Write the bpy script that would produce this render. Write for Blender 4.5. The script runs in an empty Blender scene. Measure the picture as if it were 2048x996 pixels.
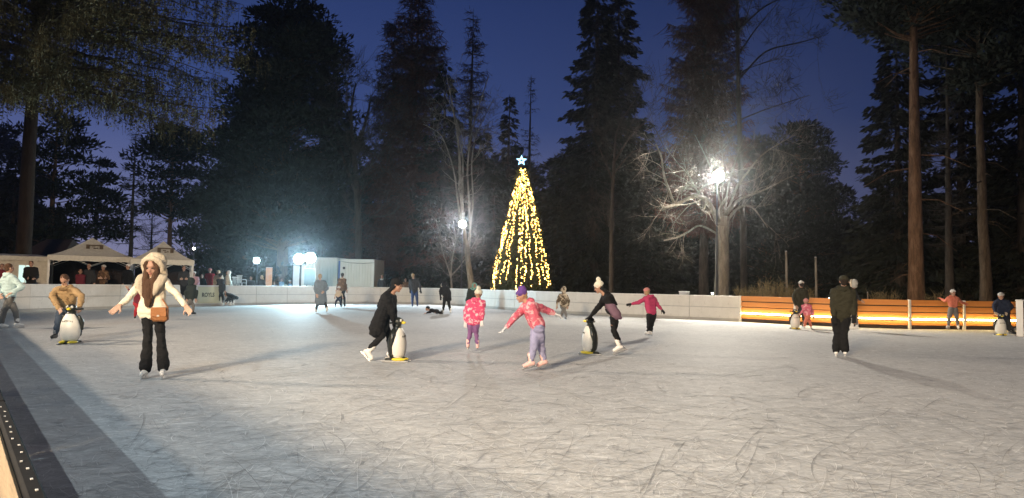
import bpy, math, random
import numpy as np
from mathutils import Vector, Matrix
R = math.radians
S = bpy.context.scene
C = S.collection
random.seed(7)
rng = np.random.default_rng(7)

# ------------------------------------------------------------------ camera
CAMZ = 1.42
F_PX, CX, CY = 1420.0, 1024.0, 498.0
CAM_R = Matrix.Rotation(R(90 + 2.9), 4, 'X') @ Matrix.Rotation(R(1.03), 4, 'Z')
cd = bpy.data.cameras.new('camera')
cam = bpy.data.objects.new('camera', cd)
C.objects.link(cam)
cam.matrix_world = Matrix.Translation((0, 0, CAMZ)) @ CAM_R
cd.sensor_width = 36.0
cd.lens = 36.0 * F_PX / 2048.0
cd.clip_start = 0.05
cd.clip_end = 3000
S.camera = cam

# ------------------------------------------------------------------ sky, exposure
S.view_settings.view_transform = 'Standard'
S.view_settings.look = 'None'
S.view_settings.exposure = 0.0
S.view_settings.gamma = 1.0
S.cycles.use_denoising = True
S.cycles.max_bounces = 5
S.cycles.diffuse_bounces = 3
S.cycles.glossy_bounces = 2
S.cycles.transparent_max_bounces = 8
S.cycles.volume_bounces = 0
S.cycles.use_light_tree = False
S.cycles.sample_clamp_indirect = 4.0
S.cycles.sample_clamp_direct = 0.0

W = bpy.data.worlds.new('World')
S.world = W
W.use_nodes = True
wn, wl = W.node_tree.nodes, W.node_tree.links
bg = wn['Background']
SKY_STRENGTH = 1.15
# dusk: the sun is well under the horizon, so the sky is a plain blue-hour gradient with an afterglow to the left
tc = wn.new('ShaderNodeTexCoord')
sep = wn.new('ShaderNodeSeparateXYZ')
wl.new(tc.outputs['Generated'], sep.inputs[0])
ramp = wn.new('ShaderNodeValToRGB')
e = ramp.color_ramp.elements
e[0].position, e[0].color = 0.0, (0.150, 0.145, 0.225, 1)
e[1].position, e[1].color = 1.0, (0.006, 0.011, 0.05, 1)
for p, c in ((0.10, (0.090, 0.102, 0.205, 1)), (0.22, (0.029, 0.049, 0.150, 1)), (0.42, (0.014, 0.028, 0.102, 1))):
    n = e.new(p); n.color = c
wl.new(sep.outputs['Z'], ramp.inputs[0])
dot = wn.new('ShaderNodeVectorMath'); dot.operation = 'DOT_PRODUCT'
dot.inputs[1].default_value = (-0.78, 0.60, -0.15)
wl.new(tc.outputs['Generated'], dot.inputs[0])
mr = wn.new('ShaderNodeMapRange')
mr.inputs['From Min'].default_value = 0.0; mr.inputs['From Max'].default_value = 1.0
mr.inputs['To Min'].default_value = 0.5; mr.inputs['To Max'].default_value = 1.45
wl.new(dot.outputs['Value'], mr.inputs[0])
mul = wn.new('ShaderNodeVectorMath'); mul.operation = 'SCALE'
wl.new(ramp.outputs[0], mul.inputs[0]); wl.new(mr.outputs[0], mul.inputs['Scale'])
wl.new(mul.outputs[0], bg.inputs['Color'])
bg.inputs['Strength'].default_value = SKY_STRENGTH

# ------------------------------------------------------------------ pixels of the photograph (2048 wide) to places
M3 = np.array(CAM_R.to_3x3())
def ray(px, py):
    return M3 @ np.array([(px - CX) / F_PX, -(py - CY) / F_PX, -1.0])
def gp(px, py, z=0.0):
    d = ray(px, py); t = (z - CAMZ) / d[2]
    return np.array([d[0] * t, d[1] * t, z])
def at(px, py, Y):
    d = ray(px, py); t = Y / d[1]
    return np.array([d[0] * t, Y, CAMZ + d[2] * t])
def unit(v):
    v = np.asarray(v, float); n = np.linalg.norm(v)
    return v / n if n > 1e-9 else np.array([0, 0, 1.0])

# ------------------------------------------------------------------ object helpers
def tag(o, label=None, cat=None, group=None, kind=None):
    if label: o['label'] = label
    if cat: o['category'] = cat
    if group: o['group'] = group
    if kind: o['kind'] = kind
    return o
def empty(name, loc=(0, 0, 0), rz=0.0, label=None, cat=None, group=None):
    o = bpy.data.objects.new(name, None)
    o.empty_display_size = 0.2
    o.location = tuple(float(x) for x in loc); o.rotation_euler = (0, 0, rz)
    C.objects.link(o)
    return tag(o, label, cat, group)
def mesh_np(name, V, Fs, smooth=False):
    me = bpy.data.meshes.new(name)
    V = np.ascontiguousarray(V, np.float32)
    me.vertices.add(len(V)); me.vertices.foreach_set('co', V.ravel())
    Fs = [np.asarray(f, np.int32) for f in Fs if len(f)]
    idx = np.concatenate([f.ravel() for f in Fs])
    tot = np.concatenate([np.full(len(f), f.shape[1], np.int32) for f in Fs])
    start = np.concatenate([[0], np.cumsum(tot)[:-1]]).astype(np.int32)
    me.loops.add(len(idx)); me.loops.foreach_set('vertex_index', idx)
    me.polygons.add(len(tot)); me.polygons.foreach_set('loop_start', start)
    me.update(calc_edges=True)
    me.polygons.foreach_set('use_smooth', np.full(len(tot), smooth, bool))
    return me
def link(name, me, mat=None, parent=None, loc=None):
    o = bpy.data.objects.new(name, me)
    C.objects.link(o)
    if mat is not None:
        me.materials.clear(); me.materials.append(mat)
    if parent is not None: o.parent = parent
    if loc is not None: o.location = tuple(float(x) for x in loc)
    return o
def copy_tree(o, parent=None):
    c = o.copy(); C.objects.link(c)
    if parent is not None: c.parent = parent
    for ch in list(o.children): copy_tree(ch, c)
    return c

class MB:
    """collects shapes, builds them as one mesh"""
    def __init__(s): s.v = []; s.f3 = []; s.f4 = []; s.n = 0
    def add(s, V, f4=None, f3=None):
        V = np.asarray(V, float)
        s.v.append(V)
        if f4 is not None and len(f4): s.f4.append(np.asarray(f4) + s.n)
        if f3 is not None and len(f3): s.f3.append(np.asarray(f3) + s.n)
        s.n += len(V); return s
    def box(s, c, size, ax=None):
        h = np.asarray(size, float) / 2
        V = np.array([[x, y, z] for x in (-1, 1) for y in (-1, 1) for z in (-1, 1)], float) * h
        if ax is not None: V = V @ np.asarray(ax, float)
        return s.add(V + np.asarray(c, float), [[0, 1, 3, 2], [4, 6, 7, 5], [0, 4, 5, 1], [2, 3, 7, 6], [0, 2, 6, 4], [1, 5, 7, 3]])
    def bevel_box(s, c, size, b, ax=None):
        h = np.asarray(size, float) / 2
        V, F = [], []
        rings = [(-h[2], b), (-h[2] + b, 0), (h[2] - b, 0), (h[2], b)]
        for z, i in rings:
            x, y = h[0] - i, h[1] - i
            q = b * 0.6
            for p in ((x - q, y), (-x + q, y), (-x, y - q), (-x, -y + q), (-x + q, -y), (x - q, -y), (x, -y + q), (x, y - q)):
                V.append((p[0], p[1], z))
        for r in range(3):
            for k in range(8):
                a, bb = r * 8 + k, r * 8 + (k + 1) % 8
                F.append((a, bb, bb + 8, a + 8))
        V = np.array(V)
        V = np.vstack([V, [[0, 0, -h[2]], [0, 0, h[2]]]])
        T = [(32, (k + 1) % 8, k) for k in range(8)] + [(33, 24 + k, 24 + (k + 1) % 8) for k in range(8)]
        if ax is not None: V = V @ np.asarray(ax, float)
        return s.add(V + np.asarray(c, float), F, T)
    def tube(s, pts, rad, n=8, cap=True):
        pts = np.asarray(pts, float); m = len(pts)
        rad = np.broadcast_to(np.asarray(rad, float), (m,))
        tg = np.gradient(pts, axis=0)
        tg /= np.linalg.norm(tg, axis=1)[:, None] + 1e-9
        ref = np.array([0, 0, 1.0]) if abs(tg[:, 2]).mean() < .8 else np.array([1.0, 0, 0])
        a = np.cross(tg, ref); a /= np.linalg.norm(a, axis=1)[:, None] + 1e-9
        b = np.cross(tg, a)
        th = np.arange(n) * 2 * np.pi / n
        V = pts[:, None] + rad[:, None, None] * (np.cos(th)[None, :, None] * a[:, None] + np.sin(th)[None, :, None] * b[:, None])
        V = V.reshape(-1, 3)
        i = np.arange(m - 1)[:, None] * n; k = np.arange(n)[None]
        k2 = (k + 1) % n
        F = np.stack([i + k, i + k2, i + n + k2, i + n + k], -1).reshape(-1, 4)
        T = None
        if cap:
            V = np.vstack([V, pts[:1], pts[-1:]])
            kk = np.arange(n); L = (m - 1) * n
            T = np.vstack([np.stack([np.full(n, m * n), (kk + 1) % n, kk], 1), np.stack([np.full(n, m * n + 1), L + kk, L + (kk + 1) % n], 1)])
        return s.add(V, F, T)
    def rod(s, p0, r0, p1, r1, n=10):
        """tapered capsule, closed"""
        p0, p1 = np.asarray(p0, float), np.asarray(p1, float)
        d = p1 - p0; L = np.linalg.norm(d)
        if L < 1e-6: d = np.array([0, 0, 1.0]); L = 1e-4
        t = d / L
        P, rr = [], []
        for a in (-80, -45, 0):
            P.append(p0 + t * r0 * math.sin(R(a))); rr.append(r0 * math.cos(R(a)))
        for a in (0, 45, 80):
            P.append(p1 + t * r1 * math.sin(R(a))); rr.append(r1 * math.cos(R(a)))
        P = np.array(P)
        a = np.cross(t, [0, 0, 1.0] if abs(t[2]) < .9 else [1.0, 0, 0]); a = unit(a); b = np.cross(t, a)
        th = np.arange(n) * 2 * np.pi / n
        ring = np.cos(th)[:, None] * a + np.sin(th)[:, None] * b
        V = np.vstack([P[i] + rr[i] * ring for i in range(6)] + [p0 - t * r0, p1 + t * r1])
        k = np.arange(n); k2 = (k + 1) % n
        F = np.vstack([np.stack([i * n + k, i * n + k2, (i + 1) * n + k2, (i + 1) * n + k], 1) for i in range(5)])
        T = np.vstack([np.stack([np.full(n, 6 * n), k2, k], 1), np.stack([np.full(n, 6 * n + 1), 5 * n + k, 5 * n + k2], 1)])
        return s.add(V, F, T)
    def chain(s, pts, rads, n=10):
        for i in range(len(pts) - 1): s.rod(pts[i], rads[i], pts[i + 1], rads[i + 1], n)
        return s
    def ell(s, c, r, ax=None, nu=14, nv=9):
        """ellipsoid; ax rows = its three axes"""
        r = np.broadcast_to(np.asarray(r, float), (3,))
        V = [[0, 0, 1]]
        for j in range(1, nv):
            ph = math.pi * j / nv
            for i in range(nu):
                th = 2 * math.pi * i / nu
                V.append([math.sin(ph) * math.cos(th), math.sin(ph) * math.sin(th), math.cos(ph)])
        V.append([0, 0, -1]); V = np.array(V) * r
        if ax is not None: V = V @ np.asarray(ax, float)
        k = np.arange(nu); k2 = (k + 1) % nu
        F = [np.stack([1 + j * nu + k, 1 + (j + 1) * nu + k, 1 + (j + 1) * nu + k2, 1 + j * nu + k2], 1) for j in range(nv - 2)]
        T = np.vstack([np.stack([np.zeros(nu, int), 1 + k, 1 + k2], 1),
                       np.stack([np.full(nu, len(V) - 1), 1 + (nv - 2) * nu + k2, 1 + (nv - 2) * nu + k], 1)])
        return s.add(V + np.asarray(c, float), np.vstack(F), T)
    def torus(s, c, axis, Rr, r, n=18, m=7):
        axis = unit(axis); a = unit(np.cross(axis, [0, 0, 1.0] if abs(axis[2]) < .9 else [1.0, 0, 0])); b = np.cross(axis, a)
        V = []
        for i in range(n):
            th = 2 * math.pi * i / n; q = math.cos(th) * a + math.sin(th) * b
            for j in range(m):
                ph = 2 * math.pi * j / m
                V.append(np.asarray(c) + q * (Rr + r * math.cos(ph)) + axis * r * math.sin(ph))
        F = [(i * m + j, ((i + 1) % n) * m + j, ((i + 1) % n) * m + (j + 1) % m, i * m + (j + 1) % m) for i in range(n) for j in range(m)]
        return s.add(V, F)
    def diamonds(s, P, D, Wd, L, w):
        P, D, Wd = (np.asarray(q, float) for q in (P, D, Wd)); n = len(P)
        L = np.broadcast_to(np.asarray(L, float), (n,))[:, None]; w = np.broadcast_to(np.asarray(w, float), (n,))[:, None]
        V = np.stack([P, P + D * L * .45 + Wd * w / 2, P + D * L, P + D * L * .45 - Wd * w / 2], 1).reshape(-1, 3)
        return s.add(V, np.arange(4 * n).reshape(-1, 4))
    def lathe(s, prof, n=20, c=(0, 0, 0), sx=1.0, sy=1.0):
        prof = np.asarray(prof, float)
        th = np.arange(n) * 2 * np.pi / n
        V = np.stack([prof[:, None, 0] * np.cos(th) * sx, prof[:, None, 0] * np.sin(th) * sy, np.repeat(prof[:, 1:2], n, 1)], -1).reshape(-1, 3)
        m = len(prof); i = np.arange(m - 1)[:, None] * n; k = np.arange(n)[None]; k2 = (k + 1) % n
        return s.add(V + np.asarray(c, float), np.stack([i + k, i + k2, i + n + k2, i + n + k], -1).reshape(-1, 4))
    def mesh(s, name, smooth=False):
        return mesh_np(name, np.vstack(s.v), [np.vstack(x) for x in (s.f4, s.f3) if x], smooth)
    def build(s, name, mat, parent=None, smooth=False, loc=None):
        return link(name, s.mesh(name, smooth), mat, parent, loc)

BAKE = []
def remeshed(mb, name, mat, parent, voxel, smooth=4):
    o = mb.build(name, mat, parent, True)
    m = o.modifiers.new('r', 'REMESH'); m.mode = 'VOXEL'; m.voxel_size = voxel; m.use_smooth_shade = True
    if smooth:
        q = o.modifiers.new('s', 'SMOOTH'); q.factor = 0.5; q.iterations = smooth
    BAKE.append((o, mat)); return o

# ------------------------------------------------------------------ materials
def nmat(name):
    m = bpy.data.materials.new(name); m.use_nodes = True
    nt = m.node_tree
    return m, nt.nodes, nt.links, nt.nodes['Principled BSDF']
def mix_rgb(n, l, fac, a, b):
    x = n.new('ShaderNodeMix'); x.data_type = 'RGBA'
    l.new(fac, x.inputs['Factor'])
    for v, k in ((a, 'A'), (b, 'B')):
        s_ = [i for i in x.inputs if i.name == k and i.type == 'RGBA'][0]
        if hasattr(v, 'is_linked'): l.new(v, s_)
        else: s_.default_value = (*v, 1)
    return [o for o in x.outputs if o.type == 'RGBA'][0]
def noise(n, l, scale, detail=4, rough=.55, coord=None, dist=0.0):
    t = n.new('ShaderNodeTexNoise')
    t.inputs['Scale'].default_value = scale; t.inputs['Detail'].default_value = detail
    t.inputs['Roughness'].default_value = rough; t.inputs['Distortion'].default_value = dist
    if coord is not None: l.new(coord, t.inputs['Vector'])
    return t
def objc(n): return n.new('ShaderNodeTexCoord').outputs['Object']
def stretch(n, l, co, sc, rot=(0, 0, 0)):
    mp = n.new('ShaderNodeMapping'); mp.inputs['Scale'].default_value = sc; mp.inputs['Rotation'].default_value = rot
    l.new(co, mp.inputs['Vector']); return mp.outputs[0]
def ramp_of(n, l, fac, stops):
    r = n.new('ShaderNodeValToRGB'); el = r.color_ramp.elements
    el[0].position, el[0].color = stops[0][0], (*stops[0][1], 1)
    el[1].position, el[1].color = stops[-1][0], (*stops[-1][1], 1)
    for p, c in stops[1:-1]: q = el.new(p); q.color = (*c, 1)
    l.new(fac, r.inputs[0]); return r.outputs[0]
def bump(n, l, h, bsdf, strength=.3, dist=.01):
    b = n.new('ShaderNodeBump'); b.inputs['Strength'].default_value = strength; b.inputs['Distance'].default_value = dist
    l.new(h, b.inputs['Height']); l.new(b.outputs[0], bsdf.inputs['Normal'])
def grained(name, c1, c2, scale=6, rough=.7, bs=.25, bd=.01, sc=(1, 1, 1), metallic=0.0, spec=.4):
    m, n, l, b = nmat(name)
    co = stretch(n, l, objc(n), sc)
    t = noise(n, l, scale, 5, .6, co)
    l.new(mix_rgb(n, l, t.outputs[0], c1, c2), b.inputs['Base Color'])
    b.inputs['Roughness'].default_value = rough; b.inputs['Metallic'].default_value = metallic
    b.inputs['Specular IOR Level'].default_value = spec
    if bs: bump(n, l, noise(n, l, scale * 4, 4, .6, co).outputs[0], b, bs, bd)
    return m
def fabric(name, c, rough=.85, quilt=0.0, c2=None, pattern=0.0, thresh=.55, fur=0.0):
    """cloth: weave grain, optional quilting rows (puffer) or a printed pattern in a second colour"""
    m, n, l, b = nmat(name)
    co = objc(n)
    t = noise(n, l, 9, 4, .6, co)
    d = tuple(x * .72 for x in c)
    col = mix_rgb(n, l, t.outputs[0], d, tuple(min(1, x * 1.18) for x in c))
    if c2 is not None:
        p = noise(n, l, pattern, 3, .6, co)
        r = ramp_of(n, l, p.outputs[0], ((thresh - .02, (0, 0, 0)), (thresh + .02, (1, 1, 1))))
        col = mix_rgb(n, l, r, col, c2)
    l.new(col, b.inputs['Base Color'])
    b.inputs['Roughness'].default_value = rough
    b.inputs['Specular IOR Level'].default_value = .25
    if quilt:
        m['quilt'] = 1
        w = n.new('ShaderNodeTexWave'); w.wave_type = 'BANDS'; w.bands_direction = 'Z'; w.wave_profile = 'SIN'
        w.inputs['Scale'].default_value = quilt; w.inputs['Distortion'].default_value = 1.6; w.inputs['Detail'].default_value = 2
        l.new(co, w.inputs['Vector'])
        bump(n, l, w.outputs['Fac'], b, .35, .008)
    else:
        if fur: bump(n, l, noise(n, l, 55, 5, .75, co).outputs[0], b, 1.0, .03)
        else: bump(n, l, noise(n, l, 7.5, 6, .62, stretch(n, l, co, (1, 1, 1.5)), .8).outputs[0], b, .85, .05)
    return m
def glow(name, col, strength):
    m = bpy.data.materials.new(name); m.use_nodes = True
    n, l = m.node_tree.nodes, m.node_tree.links
    n.clear(); e_ = n.new('ShaderNodeEmission'); o = n.new('ShaderNodeOutputMaterial')
    e_.inputs[0].default_value = (*col, 1); e_.inputs[1].default_value = strength
    l.new(e_.outputs[0], o.inputs[0]); return m

def scuffed(name, c1, c2, dark, scale=2.2, rough=.45):
    """painted board with rubbed black streaks and stains"""
    m, n, l, b = nmat(name)
    co = objc(n)
    col = mix_rgb(n, l, noise(n, l, scale, 5, .6, co).outputs[0], c1, c2)
    for sc, k in (((1.2, 4, 7), 3.0), ((6, 4, 1.1), 2.2)):
        t = noise(n, l, k, 6, .7, stretch(n, l, co, sc), .6)
        col = mix_rgb(n, l, ramp_of(n, l, t.outputs[0], ((.60, (0, 0, 0)), (.72, (.55, .55, .55)))), col, dark)
    l.new(col, b.inputs['Base Color']); b.inputs['Roughness'].default_value = rough
    bump(n, l, noise(n, l, scale * 5, 4, .6, co).outputs[0], b, .12, .004)
    return m

def leaf_mat(name, c1, c2, rough=.75):
    m, n, l, b = nmat(name)
    co = objc(n)
    a = noise(n, l, .55, 3, .6, co); f = noise(n, l, 5, 2, .5, co)
    mx = n.new('ShaderNodeMath'); mx.operation = 'MULTIPLY_ADD'
    l.new(f.outputs[0], mx.inputs[0]); mx.inputs[1].default_value = .7
    sb = n.new('ShaderNodeMath'); sb.operation = 'MULTIPLY_ADD'
    l.new(a.outputs[0], sb.inputs[0]); sb.inputs[1].default_value = 1.4; sb.inputs[2].default_value = -.55
    l.new(sb.outputs[0], mx.inputs[2])
    l.new(mix_rgb(n, l, mx.outputs[0], c1, c2), b.inputs['Base Color'])
    b.inputs['Roughness'].default_value = rough; b.inputs['Specular IOR Level'].default_value = .2
    return m
def bark_mat(name, c1, c2, c3=None, scale=3.0):
    m, n, l, b = nmat(name)
    co = stretch(n, l, objc(n), (1, 1, .22))
    t = noise(n, l, scale * 2.2, 8, .72, co, .4)
    col = ramp_of(n, l, t.outputs[0], ((.3, c1), (.5, c2), (.72, c3 or c2)))
    l.new(col, b.inputs['Base Color']); b.inputs['Roughness'].default_value = .9; b.inputs['Specular IOR Level'].default_value = .15
    bump(n, l, noise(n, l, scale * 3.5, 8, .75, co, .5).outputs[0], b, .9, .06)
    return m

M = {}
M['needle'] = leaf_mat('needle', (.012, .015, .010), (.036, .040, .024))
M['pine_needle'] = leaf_mat('pine needle', (.010, .014, .011), (.034, .040, .027))
M['larch'] = leaf_mat('larch twig', (.055, .023, .014), (.15, .064, .040))
M['hang'] = leaf_mat('hanging foliage', (.042, .037, .016), (.135, .115, .046))
M['twig'] = leaf_mat('twig', (.065, .054, .042), (.16, .138, .11))
M['dark_twig'] = leaf_mat('dark twig', (.035, .028, .022), (.085, .070, .055))
M['dry'] = leaf_mat('dry stalks', (.10, .075, .035), (.26, .20, .10))
M['bark'] = bark_mat('bark', (.030, .024, .018), (.075, .060, .046), (.13, .105, .08))
M['brown_bark'] = bark_mat('brown bark', (.035, .024, .016), (.11, .078, .050), (.19, .14, .095), 3.0)
M['dark_bark'] = bark_mat('dark bark', (.010, .007, .005), (.026, .017, .012), (.04, .028, .02))
M['xmas_needle'] = leaf_mat('christmas needle', (.035, .050, .020), (.085, .105, .042))
M['pine_bark'] = bark_mat('pine bark', (.050, .030, .018), (.15, .085, .048), (.27, .165, .105), 3.2)
M['pale_bark'] = bark_mat('pale bark', (.10, .085, .065), (.22, .19, .15), (.36, .32, .26))
M['birch_bark'] = bark_mat('birch bark', (.08, .065, .05), (.30, .26, .20), (.50, .46, .40), 2.5)
M['white_board'] = scuffed('white board', (.50, .49, .46), (.72, .71, .67), (.22, .21, .19))
M['board_grey'] = grained('board rail', (.33, .33, .33), (.45, .45, .45), 3, .5, .1, .004)
M['kick'] = grained('kick strip', (.28, .27, .25), (.45, .44, .41), 4, .55, .15, .004)
M['orange_wood'] = grained('orange slat', (.44, .155, .03), (.62, .26, .07), 3, .55, .35, .004, (.25, 3, 3))
M['post_white'] = grained('white post', (.55, .53, .48), (.75, .72, .66), 5, .55, .1)
M['rubber'] = grained('black rubber', (.008, .008, .009), (.02, .02, .02), 12, .8, .3, .003, spec=.08)
M['screw'] = grained('zinc screw', (.45, .45, .44), (.6, .6, .58), 12, .6, 0)
M['steel'] = grained('steel', (.5, .5, .5), (.7, .7, .7), 8, .35, .05, .002, metallic=1.0)
M['dark_metal'] = grained('dark metal', (.03, .03, .035), (.06, .06, .065), 8, .5, .1, .003)
M['pale_wood'] = grained('pale wood', (.36, .25, .14), (.58, .43, .27), 5, .7, .4, .004, (.4, 4, 4))
M['brown_wood'] = grained('brown wood', (.20, .125, .065), (.36, .24, .13), 5, .75, .4, .005, (.5, 3, 3))
M['roof_dark'] = grained('dark roof', (.025, .016, .013), (.055, .036, .03), 4, .8, .4, .01)
M['canvas'] = fabric('white canvas', (.62, .60, .53), .75)
M['canvas_side'] = fabric('canvas wall', (.60, .57, .50), .8)
M['alu'] = grained('aluminium leg', (.55, .55, .53), (.72, .72, .7), 8, .4, .05, .002)
M['container'] = grained('container paint', (.62, .60, .54), (.78, .76, .69), 2.5, .5, .12, .004, (1, 1, .3))
M['blue_paint'] = grained('blue paint', (.03, .07, .22), (.05, .11, .32), 4, .45, .1)
M['plastic_white'] = grained('white plastic', (.66, .66, .64), (.80, .80, .78), 5, .35, .05, .002)
M['ad_yellow'] = grained('advert sheet', (.50, .49, .33), (.62, .61, .43), 3, .5, .08, .003)
M['ink'] = grained('dark print', (.05, .055, .04), (.09, .09, .07), 9, .6, 0)
M['brown_print'] = grained('brown print', (.12, .085, .05), (.19, .14, .085), 12, .7, 0)
M['peng_black'] = grained('penguin black', (.012, .014, .013), (.024, .028, .025), 5, .3, .05, .002)
M['peng_white'] = scuffed('penguin white', (.60, .58, .52), (.78, .76, .70), (.36, .34, .30), 4, .38)
M['peng_yellow'] = grained('penguin yellow', (.72, .55, .03), (.82, .66, .06), 5, .35, .05, .002)
M['skin'] = grained('skin', (.30, .165, .11), (.40, .23, .16), 10, .55, .08, .002)
M['eye'] = grained('eye', (.02, .015, .012), (.05, .035, .03), 10, .2, 0)
M['lip'] = grained('lip', (.34, .13, .11), (.42, .18, .15), 10, .5, 0)
M['skate_white'] = grained('white skate', (.62, .60, .57), (.78, .76, .73), 8, .4, .1, .003)
M['skate_black'] = grained('black skate', (.015, .015, .017), (.04, .04, .045), 8, .45, .1, .003)
M['skate_pink'] = grained('pink skate', (.62, .30, .28), (.80, .62, .58), 14, .45, .1, .003)
M['skate_blue'] = grained('blue skate', (.03, .05, .12), (.07, .10, .2), 8, .45, .1, .003)

# ------------------------------------------------------------------ lamps: floodlights round the rink
LAMP_K = 0.064
def lamp(name, loc, energy, col, radius=.15, spot=None, aim=None, blend=.3, flat=1.0):
    ld = bpy.data.lights.new(name, 'SPOT' if spot else 'POINT')
    ld.energy = energy * LAMP_K; ld.color = col; ld.shadow_soft_size = radius
    if spot: ld.spot_size = R(spot); ld.spot_blend = blend
    o = bpy.data.objects.new(name, ld); C.objects.link(o)
    o.location = tuple(float(x) for x in loc)
    if aim is not None:
        o.rotation_euler = (Vector(aim) - Vector(o.location)).to_track_quat('-Z', 'Y').to_euler()
        o.scale = (1, flat, 1)
    return o
L1 = at(1437, 352, 32.6)
L2 = at(925, 448, 49.2)
L3 = at(600, 518, 44.6)
L4 = at(513, 521, 52.0)
WARM_POS = np.array([-27.0, 13.0, 12.0])
RINK = (-3, 14, 0)
def flood(P, energy, col, spill, radius=.2, aim=RINK):
    f = unit(np.array(aim) - P)
    lamp('floodlight_beam', P + f * .30, energy, col, radius, 165, aim, .35)
    lamp('floodlight_spill', P + np.array([0, -.1, .62]), spill, col, radius)
flood(L1, 108000, (1.0, .92, .78), 1300, aim=(0, 10, 0))
flood(L2, 60000, (.95, .97, 1.0), 1000)
flood(L3, 70000, (.56, .86, 1.0), 14000)
flood(L4, 14000, (.56, .90, 1.0), 3500)
# the floodlights left of the frame, outside the near boards
lamp('floodlight_beam', WARM_POS, 250000, (1.0, .82, .62), .5, 120, (6.0, 18.0, 0), .4, flat=.30)
lamp('floodlight_beam', (-9.0, -12.0, 7.4), 760000, (1.0, .76, .50), 1.5, 104, (-7.2, 13, 0), .7, flat=.33)
lamp('floodlight_beam', (-8.6, -1.2, 9.2), 42000, (.76, .93, 1.0), .06, 130, (-.5, 8.5, 0), .6, flat=.42)
lamp('floodlight_beam', (-5.2, -3.2, 12.6), 44000, (.84, .95, 1.0), .06, 130, (0, 8, 0), .6, flat=.36)

# ------------------------------------------------------------------ ground and ice
def ice_mat():
    m, n, l, b = nmat('ice')
    co = objc(n)
    big = noise(n, l, .22, 4, .55, co, .5)
    col = ramp_of(n, l, big.outputs[0], ((.30, (.42, .425, .425)), (.55, (.52, .52, .51)), (.75, (.59, .588, .575))))
    for ang, sc, lo in ((.25, (1.0, 4.2, 1), .59), (1.05, (1.2, 5.0, 1), .61), (1.75, (1.0, 5.5, 1), .61), (2.6, (.9, 4.2, 1), .59)):
        t = noise(n, l, 3.1, 7, .68, stretch(n, l, stretch(n, l, co, (1, 1, 1), (0, 0, ang)), sc), .9)
        wht = ramp_of(n, l, t.outputs[0], ((lo - .04, (0, 0, 0)), (lo + .10, (.75, .75, .75))))
        col = mix_rgb(n, l, wht, col, (.78, .78, .76))
        drk = ramp_of(n, l, t.outputs[0], ((.30, (.8, .8, .8)), (.42, (0, 0, 0))))
        col = mix_rgb(n, l, drk, col, (.27, .27, .27))
    fine = noise(n, l, 26, 5, .7, co)
    fr = ramp_of(n, l, fine.outputs[0], ((.38, (.35, .35, .35)), (.62, (0, 0, 0))))
    col = mix_rgb(n, l, fr, col, (.36, .36, .36))
    l.new(col, b.inputs['Base Color'])
    rr = n.new('ShaderNodeMapRange'); rr.inputs['To Min'].default_value = .55; rr.inputs['To Max'].default_value = .85
    l.new(fine.outputs[0], rr.inputs[0]); l.new(rr.outputs[0], b.inputs['Roughness'])
    b.inputs['Specular IOR Level'].default_value = .14
    h = noise(n, l, 9, 8, .75, co, .4)
    bump(n, l, h.outputs[0], b, .22, .012)
    return m
M['ice'] = ice_mat()
M['ground'] = grained('leaf litter ground', (.035, .026, .016), (.10, .075, .045), 3, .9, .6, .03)
gv = [(-900, -300, -.06), (900, -300, -.06), (900, 1800, -.06), (-900, 1800, -.06)]
go = link('ground', mesh_np('ground', gv, [np.array([[0, 1, 2, 3]])]), M['ground']); tag(go, kind='structure')

near_dir = unit([-.789, 1.0, 0]); near_dir[2] = 0
NB0 = np.array([.137, 0, 0])
def nb(t): return NB0 + near_dir * t
px_ring = [(60, 624.5), (130, 621.5), (200, 619.5), (300, 616), (400, 613), (470, 611), (540, 609.6), (600, 608.6), (650, 608), (700, 607.6), (750, 607.6), (800, 607.9), (850, 608.6), (912, 611.0), (1000, 618.3), (1100, 626.0), (1230, 632.6), (1373, 639.0), (1480, 643.6)]
ring = [gp(*p) for p in px_ring]
ORANGE_PX = [(1480, 643.6), (1590, 650.0), (1703, 655.4), (1820, 658.5), (1929, 659.6), (2036, 660.6)]
orange = [gp(*p) for p in ORANGE_PX]
odir = unit(orange[1] - orange[0])
POST = gp(2036, 673)
tail = [POST + np.array([.15, .1, 0])] + [POST + unit([1, -.75, 0]) * t for t in (3, 7, 11)]
poly = [nb(-16), nb(0), nb(28.2)] + [np.array(p) for p in ((-18.9, 24.4, 0), (-19.7, 26.2, 0))] + ring + orange[1:] + tail + [np.array((31, 6.5, 0)), np.array((29, 0, 0)), np.array((18, -10, 0))]
P2 = np.array(poly); P2[:, 2] = 0
io = link('ice', mesh_np('ice', P2[::-1], [np.arange(len(P2))[None]]), M['ice']); tag(io, kind='structure')

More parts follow.
